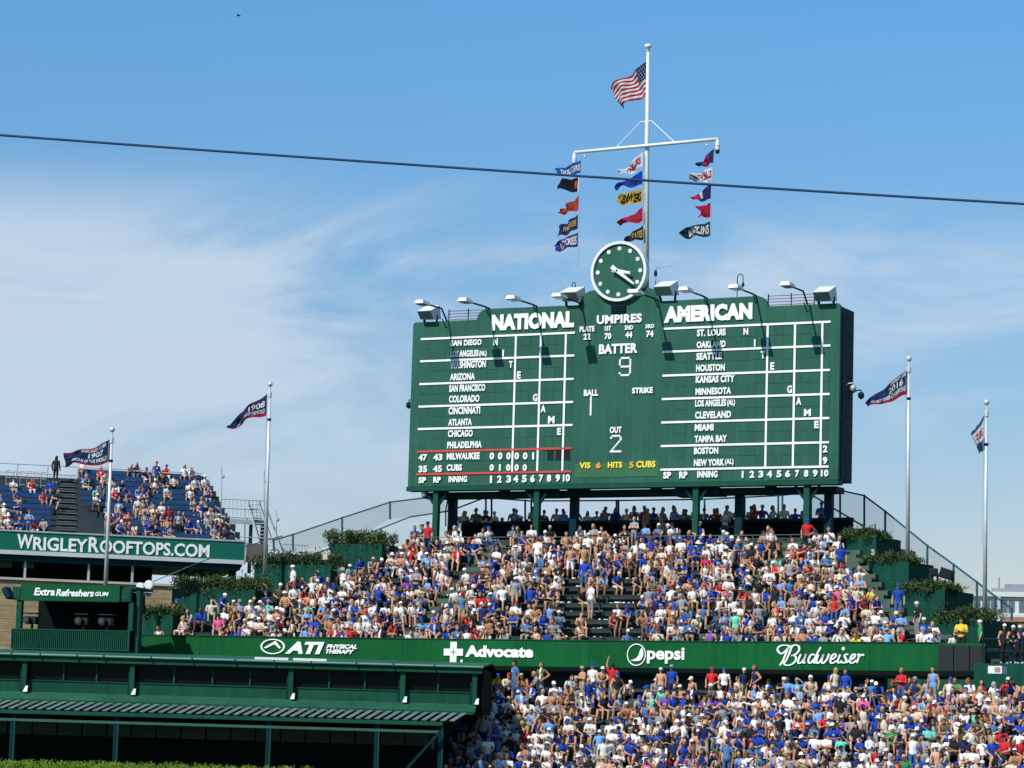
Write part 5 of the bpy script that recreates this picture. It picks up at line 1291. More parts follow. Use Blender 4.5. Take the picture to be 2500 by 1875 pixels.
def proto(name):
    p = POSES[name]; hip = .50 if p['sit'] else .93
    Rm = Matrix.Rotation(R(p['lean']), 3, 'X')                       # leaning tips the chest towards -Y
    T = lambda x, y, z: Vector((0, 0, hip)) + Rm @ Vector((x, y, z))
    ex = Vector((1,0,0)); ey = Rm @ Vector((0,1,0))
    mb = MB(); bones = []
    loft(mb, [(T(0,0,-.10),ex,ey,.13,.10),(T(0,0,-.02),ex,ey,.172,.128),(T(0,0,.06),ex,ey,.168,.125),(T(0,-.005,.17),ex,ey,.142,.108),(T(0,-.012,.29),ex,ey,.158,.118),
              (T(0,-.008,.39),ex,ey,.172,.112),(T(0,0,.46),ex,ey,.165,.085),(T(0,.0,.505),ex,ey,.09,.06),(T(0,-.005,.53),ex,ey,.056,.056)])
    bones.append(('torso', T(0,0,-.05), T(0,0,.46), .15))
    H = T(0,-.025,.685); capsule(mb, T(0,0,.49), H - Vector((0,-.01,.05)), .054, .054)
    bones.append(('neck', T(0,0,.52), H-Vector((0,0,.08)), .05))
    hr = Matrix.Rotation(R(p['turn']), 3, 'Z')
    hm = MB(); ellipsoid(hm, (0,0,.012), (.076,.096,.108)); ellipsoid(hm, (0,-.030,-.055), (.058,.064,.062))
    capsule(hm, (0,-.088,.015), (0,-.108,-.022), .010, .016, 8); capsule(hm, (0,-.07,-.085), (0,-.082,-.098), .022, .02, 8)
    for s in (-1, 1): ellipsoid(hm, (s*.080, .005, -.005), (.014, .024, .034), 8, 5)
    mb.add([H + hr @ v for v in hm.v], hm.f); bones.append(('head', H-Vector((0,0,.06)), H+Vector((0,0,.07)), .09))
    hands = []
    for i, s in ((0, 1), (1, -1)):
        sh = T(s*.188, 0, .445); el = Vector(p['el'][i]); wr = Vector(p['wr'][i])
        capsule(mb, sh, el, .060, .045); capsule(mb, el, wr, .044, .031)
        d = (wr-el).normalized(); pc = wr + d*.055
        capsule(mb, wr, wr + d*.07, .030, .038)
        bones += [('uarm', sh, el, .055), ('farm', el, wr, .04), ('hand', wr, wr+d*.16, .035)]
        hands.append((wr + d*.07, d, s))
    for s in (-1, 1):
        hj = Vector((s*.095, -.02, hip))
        if p['sit']:
            kn = Vector((s*(p['kn']), -.44, .50 if name != 'sit_back' else .47)); an = Vector((s*(p['kn']-.01), -.46 if name != 'sit_back' else -.60, .085))
        else:
            kn = Vector((s*(p['kn']+.005), -.03, .49)); an = Vector((s*(p['kn']+.01), .01, .085))
        capsule(mb, hj, kn, .088, .058); capsule(mb, kn, an, .057, .038)
        mid = kn.lerp(an, .3) + Vector((0, .018, 0)); capsule(mb, kn.lerp(an,.12), mid, .05, .054)
        toe = an + Vector((s*.03, -.17, -.045)); capsule(mb, an + Vector((0,.04,-.05)), toe, .042, .036)
        bones += [('thigh', hj, kn, .08), ('calf', kn, an, .05), ('foot', an+Vector((0,.04,-.05)), toe, .04)]
    me = bpy.data.meshes.new('tmp'); me.from_pydata([tuple(v) for v in mb.v], [], mb.f)
    bm = bmesh.new(); bm.from_mesh(me); bmesh.ops.recalc_face_normals(bm, faces=bm.faces); bm.to_mesh(me); bm.free()
    ob = bpy.data.objects.new('tmp', me); COL.objects.link(ob)
    rm = ob.modifiers.new('r', 'REMESH'); rm.mode = 'VOXEL'; rm.voxel_size = .021
    sm = ob.modifiers.new('s', 'SMOOTH'); sm.factor = .5; sm.iterations = 2
    dc = ob.modifiers.new('d', 'DECIMATE')
    res = []
    for target in (2600, 560):
        dc.ratio = 1.0
        if target == 2600:
            dg = bpy.context.evaluated_depsgraph_get(); dg.update(); n0 = len(ob.evaluated_get(dg).data.loop_triangles) or sum(len(q.vertices)-2 for q in ob.evaluated_get(dg).data.polygons)
        dc.ratio = min(1.0, target/n0)
        dg = bpy.context.evaluated_depsgraph_get(); dg.update()
        m2 = ob.evaluated_get(dg).to_mesh()
        vs = np.array([v.co[:] for v in m2.vertices]); nn = np.array([v.normal[:] for v in m2.vertices]); fs = [tuple(q.vertices) for q in m2.polygons]
        ob.evaluated_get(dg).to_mesh_clear()
        cen = np.array([vs[list(f)].mean(0) for f in fs])
        best = np.full(len(fs), 9.0); reg = np.zeros(len(fs), int); tt = np.zeros(len(fs))
        for bi, (tg, A, B, rad) in enumerate(bones):
            A_, B_ = np.array(A), np.array(B); d = B_-A_
            t = np.clip(((cen-A_)@d)/(d@d), 0, 1); q = np.linalg.norm(cen-(A_+t[:,None]*d), axis=1)/rad
            m = q < best; best[m] = q[m]; reg[m] = bi; tt[m] = t[m]
        res.append((vs, nn, fs, cen, np.array([bones[i][0] for i in reg]), tt))
    bpy.data.objects.remove(ob); bpy.data.meshes.remove(me)
    return dict(hi=res[0], lo=res[1], H=H, turn=p['turn'], hands=hands, sit=p['sit'], T=T, lean=p['lean'])
def regions(r):
    vs, nn, fs, cen, tg, tt = r
    torso, ua, fa = tg == 'torso', tg == 'uarm', tg == 'farm'
    x = np.abs(cen[:,0])
    return dict(tee=(torso & (tt > .12)) | (ua & (tt < .62)) , long=(torso & (tt > .12)) | ua | (fa & (tt < .9)), tank=(torso & (tt > .12) & ~((x > .13) & (tt > .80))),
                shorts=(torso & (tt <= .12)) | ((tg == 'thigh') & (tt < .9)), trousers=(torso & (tt <= .12)) | (tg == 'thigh') | ((tg == 'calf') & (tt < .93)), shoes=(tg == 'foot') | ((tg == 'calf') & (tt >= .95)))
def shell(r, mask, off, name):
    vs, nn, fs, cen, tg, tt = r
    use = [f for f, m in zip(fs, mask) if m]
    cnt = {}
    for f in use:
        for i in range(len(f)):
            e_ = tuple(sorted((f[i], f[(i+1) % len(f)]))); cnt[e_] = cnt.get(e_, 0)+1
    idx = sorted({i for f in use for i in f}); mp_ = {v: k for k, v in enumerate(idx)}
    o_ = np.full(len(vs), off)
    me = bpy.data.meshes.new(name)
    P = vs + nn*o_[:,None]
    me.from_pydata([tuple(P[i]) for i in idx], [], [tuple(mp_[i] for i in f) for f in use])
    me.materials.append(CLOTH)
    for q in me.polygons: q.use_smooth = True
    return me
PROTO = {}
for nm in POSES:
    d = proto(nm); PROTO[nm] = d
    vs, nn, fs, cen, tg, tt = d['hi']
    mb = MB(); mb.v = [Vector(v) for v in vs]; mb.f = list(fs); nb_ = len(mb.f)
    for (pc, dr, s) in d['hands']:                                   # four fingers and a thumb, slightly curled
        up = Vector((0,0,1)) if abs(dr.z) < .8 else Vector((0,-1,0)); sd = dr.cross(up).normalized(); nrm = sd.cross(dr).normalized()
        for q, (off, ln) in enumerate(((-.027,.062),(-.009,.075),(.009,.070),(.027,.055))):
            a = pc + sd*off; b = a + dr*ln*.55 - nrm*.006; c = b + dr*ln*.35 - nrm*.028
            mb.tube([a, b, c], .0088, 5, .007)
        a = pc - dr*.055 - sd*s*.032; b = a + dr*.035 - sd*s*.022; mb.tube([a, b, b + dr*.03 - nrm*.01], .0105, 5, .008)
    nf = len(mb.f); hr = Matrix.Rotation(R(d['turn']), 3, 'Z')
    for (x, z, w, h) in ((-.033,.012,.017,.008),(.033,.012,.017,.008),(0,-.058,.026,.007),(-.034,.034,.022,.006),(.034,.034,.022,.006)):
        y = -.094 if z > -.03 else -.098
        pts = [Vector((x-w, y, z-h)), Vector((x+w, y, z-h)), Vector((x+w, y, z+h)), Vector((x-w, y, z+h))]
        k = len(mb.v); mb.v += [d['H'] + hr @ q for q in pts]; mb.f.append((k, k+1, k+2, k+3))
    me = bpy.data.meshes.new('body'); me.from_pydata([tuple(v) for v in mb.v], [], mb.f); me.materials.append(SKIN); me.materials.append(FEAT)
    mi = [0]*nf + [1]*(len(mb.f)-nf); me.polygons.foreach_set('material_index', mi)
    for q in me.polygons: q.use_smooth = True
    d['body'] = me; rg = regions(d['hi']); d['rlo'] = regions(d['lo'])
    d['sh'] = {g: shell(d['hi'], rg[g], .013 if g in ('tee','tank','long') else .010, g) for g in rg}
def mesh_of(mb, name, m=CLOTH):
    me = bpy.data.meshes.new(name); me.from_pydata([tuple(v) for v in mb.v], [], mb.f)
    bm = bmesh.new(); bm.from_mesh(me); bmesh.ops.recalc_face_normals(bm, faces=bm.faces); bm.to_mesh(me); bm.free()
    me.materials.append(m)
    for q in me.polygons: q.use_smooth = True
    return me
def cap_mb(n=12, brim=True):
    mb = MB(); k = 0
    for i, (r, z) in enumerate(((1.0,.0),(1.0,.35),(.86,.68),(.55,.92),(.12,1.0))):
        for j in range(n):
            t = 2*math.pi*j/n; mb.v.append(Vector((.090*r*math.cos(t), .111*r*math.sin(t)+.004, .022+.108*z)))
    for i in range(4):
        for j in range(n):
            a = i*n+j; b = i*n+(j+1) % n; mb.f.append((a, b, b+n, a+n))
    mb.f.append(tuple(4*n+j for j in range(n)))
    if brim:
        k = len(mb.v); m = 7
        for q in range(2):
            for j in range(m):
                t = math.pi + math.pi*j/(m-1)
                rr = 1.0 if q == 0 else 1.0; y = .111*math.sin(t)*.98 - (0 if q == 0 else .085*math.sin(math.pi*j/(m-1))); mb.v.append(Vector((.088*math.cos(t), y+.004, .032 - (.012 if q else 0))))
        for j in range(m-1): mb.f.append((k+j, k+j+1, k+m+j+1, k+m+j))
    return mb
def hat_mb(n=14):
    mb = cap_mb(n, False); k = len(mb.v)
    for (r, z) in ((1.0,.03),(1.75,.015)):
        for j in range(n):
            t = 2*math.pi*j/n; mb.v.append(Vector((.090*r*math.cos(t), .108*r*math.sin(t)+.004, z)))
    for j in range(n): mb.f.append((k+j, k+(j+1) % n, k+n+(j+1) % n, k+n+j))
    return mb
def hair_mb(long_, n=14, m=9):
    mb = MB(); keep = []
    for i in range(m+1):
        ph = -math.pi/2*.9 + (math.pi*.95)*i/m; q = max(math.cos(ph), .02)
        for j in range(n):
            t = 2*math.pi*j/n; mb.v.append(Vector((.087*q*math.cos(t), .108*q*math.sin(t)+.010, .018+.122*math.sin(ph))))
    for i in range(m):
        for j in range(n):
            a = i*n+j; b = i*n+(j+1) % n; c = sum((mb.v[q] for q in (a, b, b+n, a+n)), Vector())/4
            if c.y < -.035 and c.z < .065: continue
            if not long_ and c.z < -.02 and c.y < .03: continue
            if not long_ and c.z < -.07: continue
            mb.f.append((a, b, b+n, a+n))
    if long_:
        k = len(mb.v)
        for i in range(5):
            z = .02 - .075*i; w = .088 + .012*i
            for j in range(7):
                t = -.35 + (math.pi+.7)*j/6; mb.v.append(Vector((w*math.cos(t), .09*math.sin(t)+.022+.01*i, z)))
        for i in range(4):
            for j in range(6): mb.f.append((k+i*7+j, k+i*7+j+1, k+(i+1)*7+j+1, k+(i+1)*7+j))
    return mb
def glass_mb():
    mb = MB(); fr0 = Frame(Vector((0,-.100,.012)), 0)
    for s in (-1, 1): mb.box(fr0, s*.036-.024, s*.036+.024, -.016, .014, 0, .006)
    mb.box(fr0, -.075, .075, .006, .012, -.004, .0)
    return mb
HEADM = {'cap': mesh_of(cap_mb(), 'cap'), 'hat': mesh_of(hat_mb(), 'sun_hat'), 'hair': mesh_of(hair_mb(False), 'hair'), 'long': mesh_of(hair_mb(True), 'hair'), 'glasses': mesh_of(glass_mb(), 'sunglasses')}
HEADLO = {'cap': cap_mb(8), 'hat': hat_mb(8), 'hair': hair_mb(False, 8, 6), 'long': hair_mb(True, 8, 6)}
SH = {'white':(.72,.71,.69),'royal blue':(.012,.055,.33),'navy blue':(.014,.022,.085),'light blue':(.16,.33,.62),'grey':(.26,.27,.29),'black':(.018,.018,.022),'red':(.52,.025,.03),
      'cream':(.60,.52,.40),'pink':(.62,.10,.26),'mint green':(.14,.55,.42),'green':(.03,.26,.10),'purple':(.16,.07,.34),'yellow':(.75,.50,.04),'maroon':(.17,.012,.03),'coral':(.64,.16,.12),'olive':(.10,.10,.05),'steel blue':(.07,.16,.30)}
SHW = [30,18,10,6,11,12,4.0,10,.4,.8,.7,.8,.3,1.6,1.6,2.5,5]
CAPC = {'royal blue':(.014,.065,.40),'white':(.80,.80,.80),'navy blue':(.012,.018,.07),'red':(.50,.02,.03),'grey':(.28,.28,.30),'tan':(.45,.34,.22),'black':(.015,.015,.018)}
HAIRC = {'blond':(.45,.28,.10),'brown':(.12,.055,.025),'dark':(.025,.017,.013),'grey':(.38,.37,.36)}
BOT = {'khaki':(.42,.32,.19),'denim':(.06,.12,.26),'black':(.02,.02,.024),'grey':(.20,.21,.22),'white':(.70,.70,.68),'navy':(.02,.03,.08)}
SKC = [(.46,.225,.125),(.54,.285,.175),(.36,.165,.085),(.16,.075,.042),(.58,.33,.22)]
PRNG = random.Random(21)
def outfit(rng):
    o = dict(skin=rng.choices(SKC, [35,30,18,7,12])[0], shirt=rng.choices(list(SH), SHW)[0], cut=rng.choices(['tee','tank','long','none'],[63,23,6,8])[0],
             head=rng.choices(['cap','hair','long','hat'],[50,22,24,5])[0], bot=rng.choices(list(BOT),[30,28,17,12,6,7])[0], leg=rng.choices(['shorts','trousers'],[72,28])[0],
             shades=rng.random() < .4, logo=rng.random() < .16)
    o['headc'] = rng.choices(list(CAPC),[32,27,16,6,8,5,6])[0] if o['head'] in ('cap','hat') else rng.choices(list(HAIRC),[30,35,27,8])[0]
    if o['head'] == 'hat': o['headc'] = rng.choice(['tan','white'])
    if o['cut'] == 'none' and o['head'] == 'long': o['cut'] = 'tank'
    o['shoe'] = rng.choice([(.7,.7,.7),(.06,.06,.07),(.3,.3,.32)])
    return o
PEOPLE = []      # dicts: pos, rot, scale, pose, outfit, zone info
SITP = ['sit_knees','sit_forward','sit_crossed','sit_shade','sit_drink','sit_back','sit_talk','sit_chin','sit_clap','sit_reach']; SITW = [18,22,12,6,11,5,14,14,8,3]
STP = ['stand','stand_cross','stand_hip','stand_lean']
def put(pos, rot, pose=None, of=None, zone='', row=0, rng=PRNG, key=False, label=None, sc=None):
    PEOPLE.append(dict(pos=Vector(pos), rot=rot, pose=pose, of=of or outfit(rng), zone=zone, row=row, sc=sc or rng.uniform(.90,1.06), tilt=(0,0) if key or (pose and pose.startswith('stand')) else (R(rng.gauss(3,6)), R(rng.gauss(0,6))), key=key, label=label, px=proj(Vector(pos)+Vector((0,0,.9)))))
def O(**k):
    o = outfit(PRNG); o.update(k); return o
# people one would single out in the photograph
TAKEN = []
def special(px, k, pose, label, lower=False, of=None, do=.0, rot=None, sc=None, py=None):
    o, z = (lo_row(k) if lower else up_row(k)); st = pose.startswith('stand')
    s = s_of(px, o, z+.9); TAKEN.append((lower, k, s))
    P = SP(s, o + (-.20 if st else .12) + do, z)
    put(P, (-_theta(s)*.5 if rot is None else R(rot)), pose, of, 'special', k, key=True, label=label, sc=sc)
special(1049, 12, 'stand', 'guard in red shirt and dark trousers standing left of the scoreboard columns', of=O(shirt='red',cut='tee',head='cap',headc='navy blue',leg='trousers',bot='black'), rot=-40)
special(1975, 12, 'stand_hip', 'guard in red shirt standing at the top of the right stairs', of=O(shirt='red',cut='tee',head='cap',headc='royal blue',leg='trousers',bot='black'))
special(1397, 9, 'stand_hip', 'shirtless man in pale shorts and light blue cap standing in the upper bleachers', of=O(cut='none',head='cap',headc='grey',leg='shorts',bot='white'))
special(1430, 9, 'stand', 'shirtless man in pale shorts and white cap standing in the upper bleachers', of=O(cut='none',head='cap',headc='white',leg='shorts',bot='white',skin=SKC[0]))
special(1262, 5, 'stand', 'person in grey shirt and khaki shorts standing among the seated upper crowd', of=O(shirt='grey',cut='tee',head='cap',headc='white',leg='shorts',bot='khaki'))
special(1316, 10, 'stand', 'person in white shirt standing with white shorts near the column foot', of=O(shirt='white',cut='tee',head='hair',headc='brown',leg='shorts',bot='white'), rot=150)
special(2057, 9, 'stand', 'woman in open blue jersey and blue shorts standing on the right stairs', of=O(shirt='royal blue',cut='tee',head='long',headc='dark',leg='shorts',bot='navy'), do=.0)
special(533, 1, 'sit_knees', 'person in magenta shirt seated at the left end of the upper bleachers', of=O(shirt='pink',cut='tee',head='cap',headc='navy blue',leg='shorts',bot='grey'))
special(653, 3, 'sit_drink', 'person in bright neon green shirt seated in the upper left rows', of=O(shirt='mint green',cut='tee',head='cap',headc='grey'))
special(640, 5, 'stand_hip', 'man in black tank top standing before the left planter wall', of=O(shirt='black',cut='tank',head='hair',headc='dark',leg='shorts',bot='black'))
special(720, 6, 'stand', 'man in white shirt and white cap standing sideways before the left planter', of=O(shirt='white',cut='tee',head='cap',headc='white',leg='trousers',bot='black'), rot=-70)
special(541, 3, 'stand_lean', 'person in blue shirt and white cap reaching out by the left planter', of=O(shirt='royal blue',cut='tee',head='cap',headc='white',leg='shorts',bot='grey'), rot=55)
special(433, 2, 'stand', 'person in black shirt standing by the planter near the camera booth', of=O(shirt='black',cut='tank',head='cap',headc='royal blue',leg='shorts',bot='khaki'), rot=60)
special(2245, 2, 'stand', 'man in black shirt and grey trousers with white cap by the right planter', of=O(shirt='black',cut='tee',head='cap',headc='white',leg='trousers',bot='grey'), rot=-70)
special(2352, 0, 'stand_cross', 'person in bright yellow shirt at the right end of the upper bleachers', of=O(shirt='yellow',cut='tee',head='hair',headc='dark'))
special(2400, 0, 'stand', 'person in dark green shirt and white cap at the right end of the sign wall', of=O(shirt='green',cut='tee',head='cap',headc='white',leg='trousers',bot='black'), rot=-100)
special(2205, 1, 'stand_cross', 'person in pale blue shirt standing at the foot of the right planters', of=O(shirt='light blue',cut='tee',head='hair',headc='dark',leg='shorts',bot='khaki'))
special(2198, 4, 'stand', 'person in royal blue shirt and cap standing against the second right planter', of=O(shirt='royal blue',cut='tee',head='cap',headc='royal blue'))
special(1500, 0, 'stand_up', 'man in red shirt raising one arm to the sign wall in the lower back row', True, of=O(shirt='red',cut='tee',head='hair',headc='dark',leg='trousers',bot='grey'), rot=180)
special(1325, 1, 'stand_lean', 'man in grey shirt walking along the back rows of the lower bleachers', True, of=O(shirt='grey',cut='tee',head='hair',headc='blond',leg='shorts',bot='navy'), rot=-80)
special(1262, 0, 'stand', 'person in blue patterned shirt standing tall in the lower back row near the lounge', True, of=O(shirt='steel blue',cut='tee',head='hair',headc='dark',leg='trousers',bot='denim'), rot=-60, sc=1.05)
special(1743, 0, 'stand_hip', 'woman in red top and red cap with hand on hip in the lower back row', True, of=O(shirt='red',cut='tee',head='cap',headc='red',leg='shorts',bot='black'))
special(2106, 2, 'sit_knees', 'person in hot pink shirt and white cap in the lower bleachers', True, of=O(shirt='pink',cut='tee',head='cap',headc='white'))
special(2052, 6, 'sit_shade', 'person in mint green shirt with hands raised to the face in the lower bleachers', True, of=O(shirt='mint green',cut='tee',head='cap',headc='navy blue',leg='trousers',bot='white'))
special(1780, 8, 'stand', 'person in dark blue-grey shirt standing with back turned in the lower bleachers', True, of=O(shirt='steel blue',cut='tee',head='hair',headc='brown',leg='trousers',bot='denim'), rot=175)
# figures on the right balcony, on the roof and under the scoreboard
for px, pose, nm, sh, rt in ((2452, 'stand_hip', 'woman in black with white cap leaning on the right balcony rail', 'black', 20), (2474, 'stand_lean', 'person in black with white cap bending over the right balcony rail', 'black', -10), (2492, 'stand', 'person in dark clothes at the frame edge on the right balcony', 'navy blue', -40)):
    s = s_of(px, .2, zb+1); put(SP(s, .2, zb), R(rt), pose, O(shirt=sh,cut='tank',head='cap',headc='white',leg='trousers',bot='black'), 'special', key=True, label=nm)
P = FR.px(134, 1192, -8.6); P.z = FR.O.z + vst - .25 + RR2*10
put(P, R(160), 'stand', O(shirt='black',cut='long',head='long',headc='dark',leg='trousers',bot='black'), 'special', key=True, label='person in black hooded clothes standing alone at the rooftop railing', sc=1.0)
P = at(2005, 1312, 144.5); put((P.x, P.y, P.z), R(-20), 'stand_cross', O(shirt='steel blue',cut='tee',head='cap',headc='navy blue',leg='trousers',bot='black'), 'special', key=True, label='shaded person leaning by the right scoreboard column', sc=1.03)
# the rows
def occupied(lower, k, s): return any(l == lower and abs(kk-k) < 1.5 and abs(s-ss) < (.42 if kk == k else .25) for l, kk, ss in TAKEN)
def fill(lower, n, rowf, left, right, aisles, occ):
    for k in range(n):
        o, z = rowf(k); s, s1 = s_of(left(k), o, z+.5)+.25, s_of(right(k), o, z+.5)-.1
        while s < s1:
            x = proj(SP(s, o, z+.5))[0]
            if not any(abs(s-a) < AW*(.85 if PRNG.random() < .92 else .1) for a in aisles) and not occupied(lower, k, s) and PRNG.random() < occ(x, k):
                st = PRNG.random() < (.05 if lower and k > 0 else (.30 if lower else .035))
                pose = PRNG.choice(STP) if st else PRNG.choices(SITP, SITW)[0]
                P = SP(s, o + (-.18 if st else .12) + PRNG.uniform(-.04,.04), z)
                back = PRNG.random() < .04 and st
                put(P, -_theta(s)*.55 + R(PRNG.gauss(0, 24)) + (math.pi if back else 0), pose, None, 'lower' if lower else 'upper', k)
            s += PRNG.uniform(.42, .57)
def occ_up(x, k):
    if k >= 13: return .55
    if 1370 < x < 1570 and k <= 8: return .20 if k < 7 else .42
    if 1250 < x < 1370 and k <= 5: return .6
    if x < 520 and k < 3: return .6
    return .87
fill(False, NROW, up_row, UL, UR, AISLE_U, occ_up)
fill(True, LROW, lo_row, LL, lambda j: 2520, AISLE_L, lambda x, k: .97)
# standing rows in the shade under the scoreboard
for oo, zz_, oc in ((oD+3.0, ZP-1.05, 1.0), (oD+3.5, ZP-.98, .9), (oD+2.1, zD+.1, .10)):
    s, s1 = s_of(1110, oo, zz_+1), s_of(1965, oo, zz_+1)
    while s < s1:
        if PRNG.random() < oc: put(SP(s, oo+PRNG.uniform(-.1,.1), zz_), -_theta(s)*.5 + R(PRNG.gauss(0,30)), PRNG.choice(STP[:3]+['sit_talk'] if oo > oD+2 else STP[:3]), None, 'deck', 20, sc=(None))
        s += PRNG.uniform(.42, .62)
# rooftop crowd
for (r, ua, ub, w, v) in RSEATS:
    u = ua + .2
    while u < ub:
        oc = .40 if ua > 1 else .26
        if r == 0: oc = .8
        if PRNG.random() < oc:
            st = PRNG.random() < .06
            put(FR.P(u, v, w-.12), -FR.th*.5 + R(PRNG.gauss(8, 16)), PRNG.choice(STP) if st else PRNG.choices(SITP, SITW)[0], None, 'roof', r)
        u += PRNG.uniform(.48, .66)

# which of them are built one by one
def shows(p):
    x, y = p['px']; return -10 < x < 2510 and y < 1868
vis = [p for p in PEOPLE if p['zone'] == 'lower' and shows(p)]
vis.sort(key=lambda p: p['pos'].y - 0)
vis.sort(key=lambda p: -p['row'])
NKEY = sum(p['key'] for p in PEOPLE)
for p in vis[:300-NKEY]: p['solo'] = True
ORD = ['first','second','third','fourth','fifth','sixth','seventh','eighth','ninth','tenth','eleventh','twelfth','thirteenth','fourteenth']
def zone_words(x):
    for lim, w in ((1110,'by the lounge'),(1330,'under the cross logo'),(1520,'left of round logo'),(1690,'under round logo'),(1880,'left of script'),(2120,'under script'),(2290,'right of script'),(9999,'under the black panel')):
        if x < lim: return w
def head_words(o):
    return {'cap': o['headc']+' cap', 'hat': o['headc']+' sun hat', 'hair': 'short '+o['headc']+' hair', 'long': 'long '+o['headc']+' hair'}[o['head']]
def top_words(o):
    return 'shirtless person' if o['cut'] == 'none' else 'person in %s %s' % (o['shirt'], {'tee':'T-shirt','tank':'tank top','long':'sweatshirt'}[o['cut']])
solo = [p for p in PEOPLE if p.get('solo')]
for p in solo:
    o = p['of']; p['base'] = '%s, %s, %s row %s' % (top_words(o), head_words(o), ORD[p['row']], zone_words(p['px'][0]))
from collections import defaultdict
by = defaultdict(list)
for p in solo: by[p['base']].append(p)
for b, ps in by.items():
    ps.sort(key=lambda p: p['px'][0])
    for i, p in enumerate(ps):
        if len(ps) == 1: p['label'] = b
        elif len(ps) == 2: p['label'] = b + (', left one' if i == 0 else ', right one')
        else: p['label'] = b + ', %s' % ORD[i]
for p in solo:
    if len(p['label'].split()) > 16: p['label'] = p['label'].replace(', short ', ', ').replace(' of round logo', ' of round mark')
def child(name, me, par, col, loc=None, rot=0.0):
    o = bpy.data.objects.new(name, me); COL.objects.link(o); o.parent = par; o.color = (*col, 1)
    if loc is not None: o.location = loc; o.rotation_euler = (0, 0, rot)
    return o
def jit(c, rng, a=.10): 
    q = 1 + rng.uniform(-a, a); return tuple(min(.85, x*q) for x in c)
def build_person(p):
    d = PROTO[p['pose']]; o = p['of']; rng = PRNG
    b = bpy.data.objects.new('person', d['body']); COL.objects.link(b)
    b.location = p['pos']; b.rotation_euler = (p['tilt'][0], p['tilt'][1], p['rot']); b.scale = (p['sc'],)*3; b.color = (*jit(o['skin'], rng, .12), 1)
    tag(b, p['label'], 'person', 'spectators in the bleachers')
    sk = o['skin']
    if o['cut'] != 'none': 
        c = jit(SH[o['shirt']], rng); child({'tee':'t_shirt','tank':'tank_top','long':'long_sleeved_shirt'}[o['cut']], d['sh'][o['cut']], b, c)
        if o['logo'] and o['cut'] != 'long':
            child('chest_print', LOGO[d['lean']], b, (.75,.75,.75) if o['shirt'] != 'white' else (.02,.07,.4))
    child(o['leg'] if o['leg'] == 'shorts' else 'trousers', d['sh'][o['leg']], b, jit(BOT[o['bot']], rng))
    child('shoes', d['sh']['shoes'], b, o['shoe'])
    hc = (CAPC if o['head'] in ('cap','hat') else HAIRC)[o['headc']]
    child({'cap':'cap','hat':'sun_hat','hair':'hair','long':'hair'}[o['head']], HEADM[o['head']], b, jit(hc, rng), d['H'], R(d['turn']))
    if o['shades']: child('sunglasses', HEADM['glasses'], b, (.01,.01,.012), d['H'], R(d['turn']))
LOGO = {}
for nm, d in PROTO.items():
    T = d['T']; mb = MB()
    mb.add([T(.045*math.cos(2*math.pi*j/10), -.148, .345+.035*math.sin(2*math.pi*j/10)) for j in range(10)], [tuple(range(10))])
    LOGO[(d['lean'], d['sit'])] = mesh_of(mb, 'chest_print'); d['logo'] = LOGO[(d['lean'], d['sit'])]
def build_person2(p):
    d = PROTO[p['pose']]; LOGO[d['lean']] = d['logo']; build_person(p)
for p in PEOPLE:
    if p['key'] or p.get('solo'): build_person2(p)
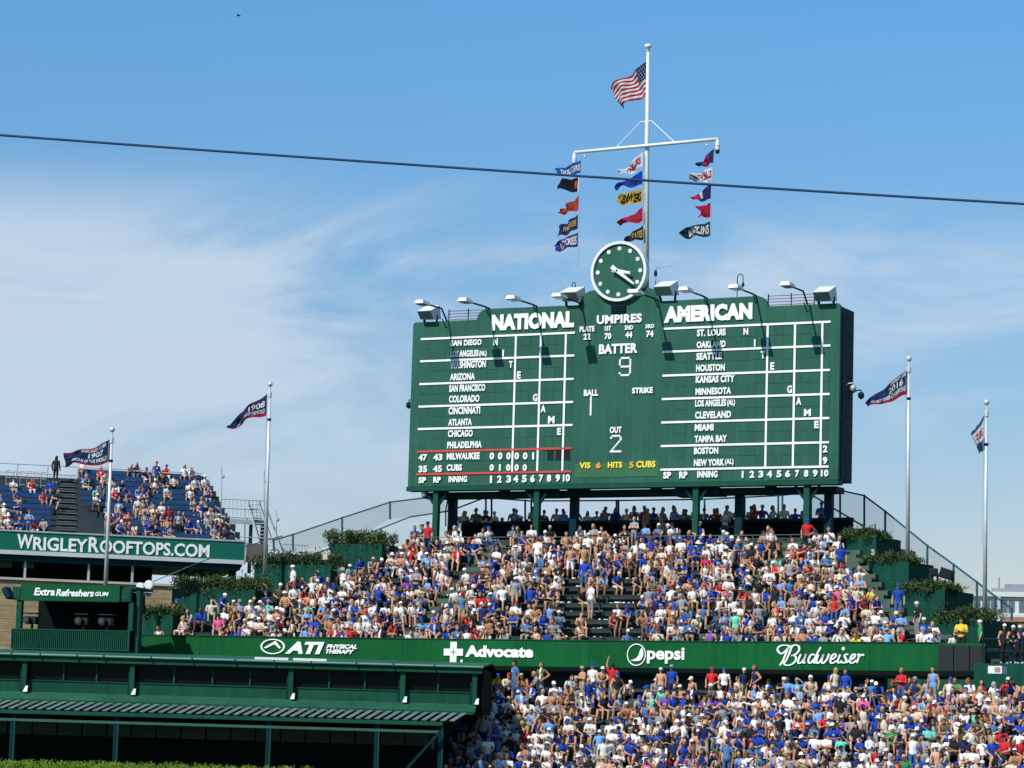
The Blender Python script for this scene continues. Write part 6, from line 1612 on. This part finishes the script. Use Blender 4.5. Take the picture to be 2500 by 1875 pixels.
# everyone else: one crowd
VV, FF, CC = [], [], []
nv = 0
for p in PEOPLE:
    if p['key'] or p.get('solo'): continue
    x, y = p['px']
    if x < -40 or x > 2540 or y > 1920: continue
    d = PROTO[p['pose']]; o = p['of']; vs, nn, fs, cen, tg, tt = d['lo']
    nf = len(fs); col = np.tile(np.array(jit(o['skin'], PRNG, .12)), (nf, 1)); rl_ = d['rlo']
    col[rl_[o['leg']]] = jit(BOT[o['bot']], PRNG)
    if o['cut'] != 'none':
        c = np.array(jit(SH[o['shirt']], PRNG)); m = rl_[o['cut']]; col[m] = c
        if o['logo']:
            fwd = np.array(d['T'](0, -.13, .335)); q = np.linalg.norm(cen - fwd, axis=1)
            col[m & (q < .055)] = (.75,.75,.75) if o['shirt'] != 'white' else (.02,.07,.4)
    if o['cut'] == 'tee' and PRNG.random() < .16:      # open shirt over a pale vest
        fx = (np.abs(cen[:,0]) < .045) & (nn[[f[0] for f in fs],1] < -.3); col[m & fx] = (.72,.70,.66)
    col[rl_['shoes']] = o['shoe']
    V = vs + nn*.006
    hm = HEADLO[o['head']]; hr = Matrix.Rotation(R(d['turn']), 3, 'Z')
    hv = np.array([tuple(d['H'] + hr @ v) for v in hm.v]); hf = hm.f; hc = (CAPC if o['head'] in ('cap','hat') else HAIRC)[o['headc']]
    V = np.vstack([V, hv]); n1 = len(vs)
    M3 = np.array(Euler((p['tilt'][0], p['tilt'][1], p['rot'])).to_matrix())
    V = (V*p['sc']) @ M3.T + np.array(p['pos'])
    VV.append(V); FF += [tuple(i+nv for i in f) for f in fs] + [tuple(i+nv+n1 for i in f) for f in hf]
    CC.append(col); CC.append(np.tile(np.array(jit(hc, PRNG)), (len(hf), 1))); nv += len(V)
V = np.vstack(VV); Cc = np.vstack(CC)
base = Vector(V.mean(0))
me = bpy.data.meshes.new('crowd'); me.from_pydata((V - np.array(base)).tolist(), [], FF)
at_ = me.attributes.new('col', 'FLOAT_COLOR', 'FACE'); at_.data.foreach_set('color', np.hstack([Cc, np.ones((len(Cc),1))]).astype(np.float32).ravel())
me.materials.append(CROWDM)
cr_o = bpy.data.objects.new('crowd', me); COL.objects.link(cr_o); cr_o.location = base
tag(cr_o, 'dense sunlit crowd filling the upper bleachers, the deck and the rooftop seats', 'crowd', None, 'stuff')
# litter on the empty benches
LIT = mat('paper_litter', (.70,.70,.68), .7, .1, 6)
mb = MB(); rng = random.Random(5)
for _ in range(150):
    k = rng.randrange(0, 11); o, z = up_row(k); x = rng.uniform(1340, 1600) if rng.random() < .6 else rng.uniform(900, 2100)
    s = s_of(x, o, z); P = SP(s, o - rng.uniform(.05, .3), z + .02); a = rng.uniform(0, 3.1)
    ex, ey = Vector((math.cos(a), math.sin(a), 0)), Vector((-math.sin(a), math.cos(a), 0)); w, l, h = rng.uniform(.03,.07), rng.uniform(.05,.12), rng.uniform(.03,.1)
    mb.hexa([P-ex*w-ey*l, P+ex*w-ey*l, P+ex*w+ey*l, P-ex*w+ey*l, P-ex*w*.8-ey*l*.8+Vector((0,0,h)), P+ex*w*.8-ey*l*.8+Vector((0,0,h)), P+ex*w*.8+ey*l*.8+Vector((0,0,h)), P-ex*w*.8+ey*l*.8+Vector((0,0,h))])
tag(mb.build('litter', LIT, None, loc=SP(0, 4, ZF0)), 'scattered paper cups and wrappers on the empty bleacher rows', 'litter', None, 'stuff')
print('PEOPLE', len(PEOPLE), 'solo', len(solo), 'key', NKEY, 'crowd faces', len(FF))
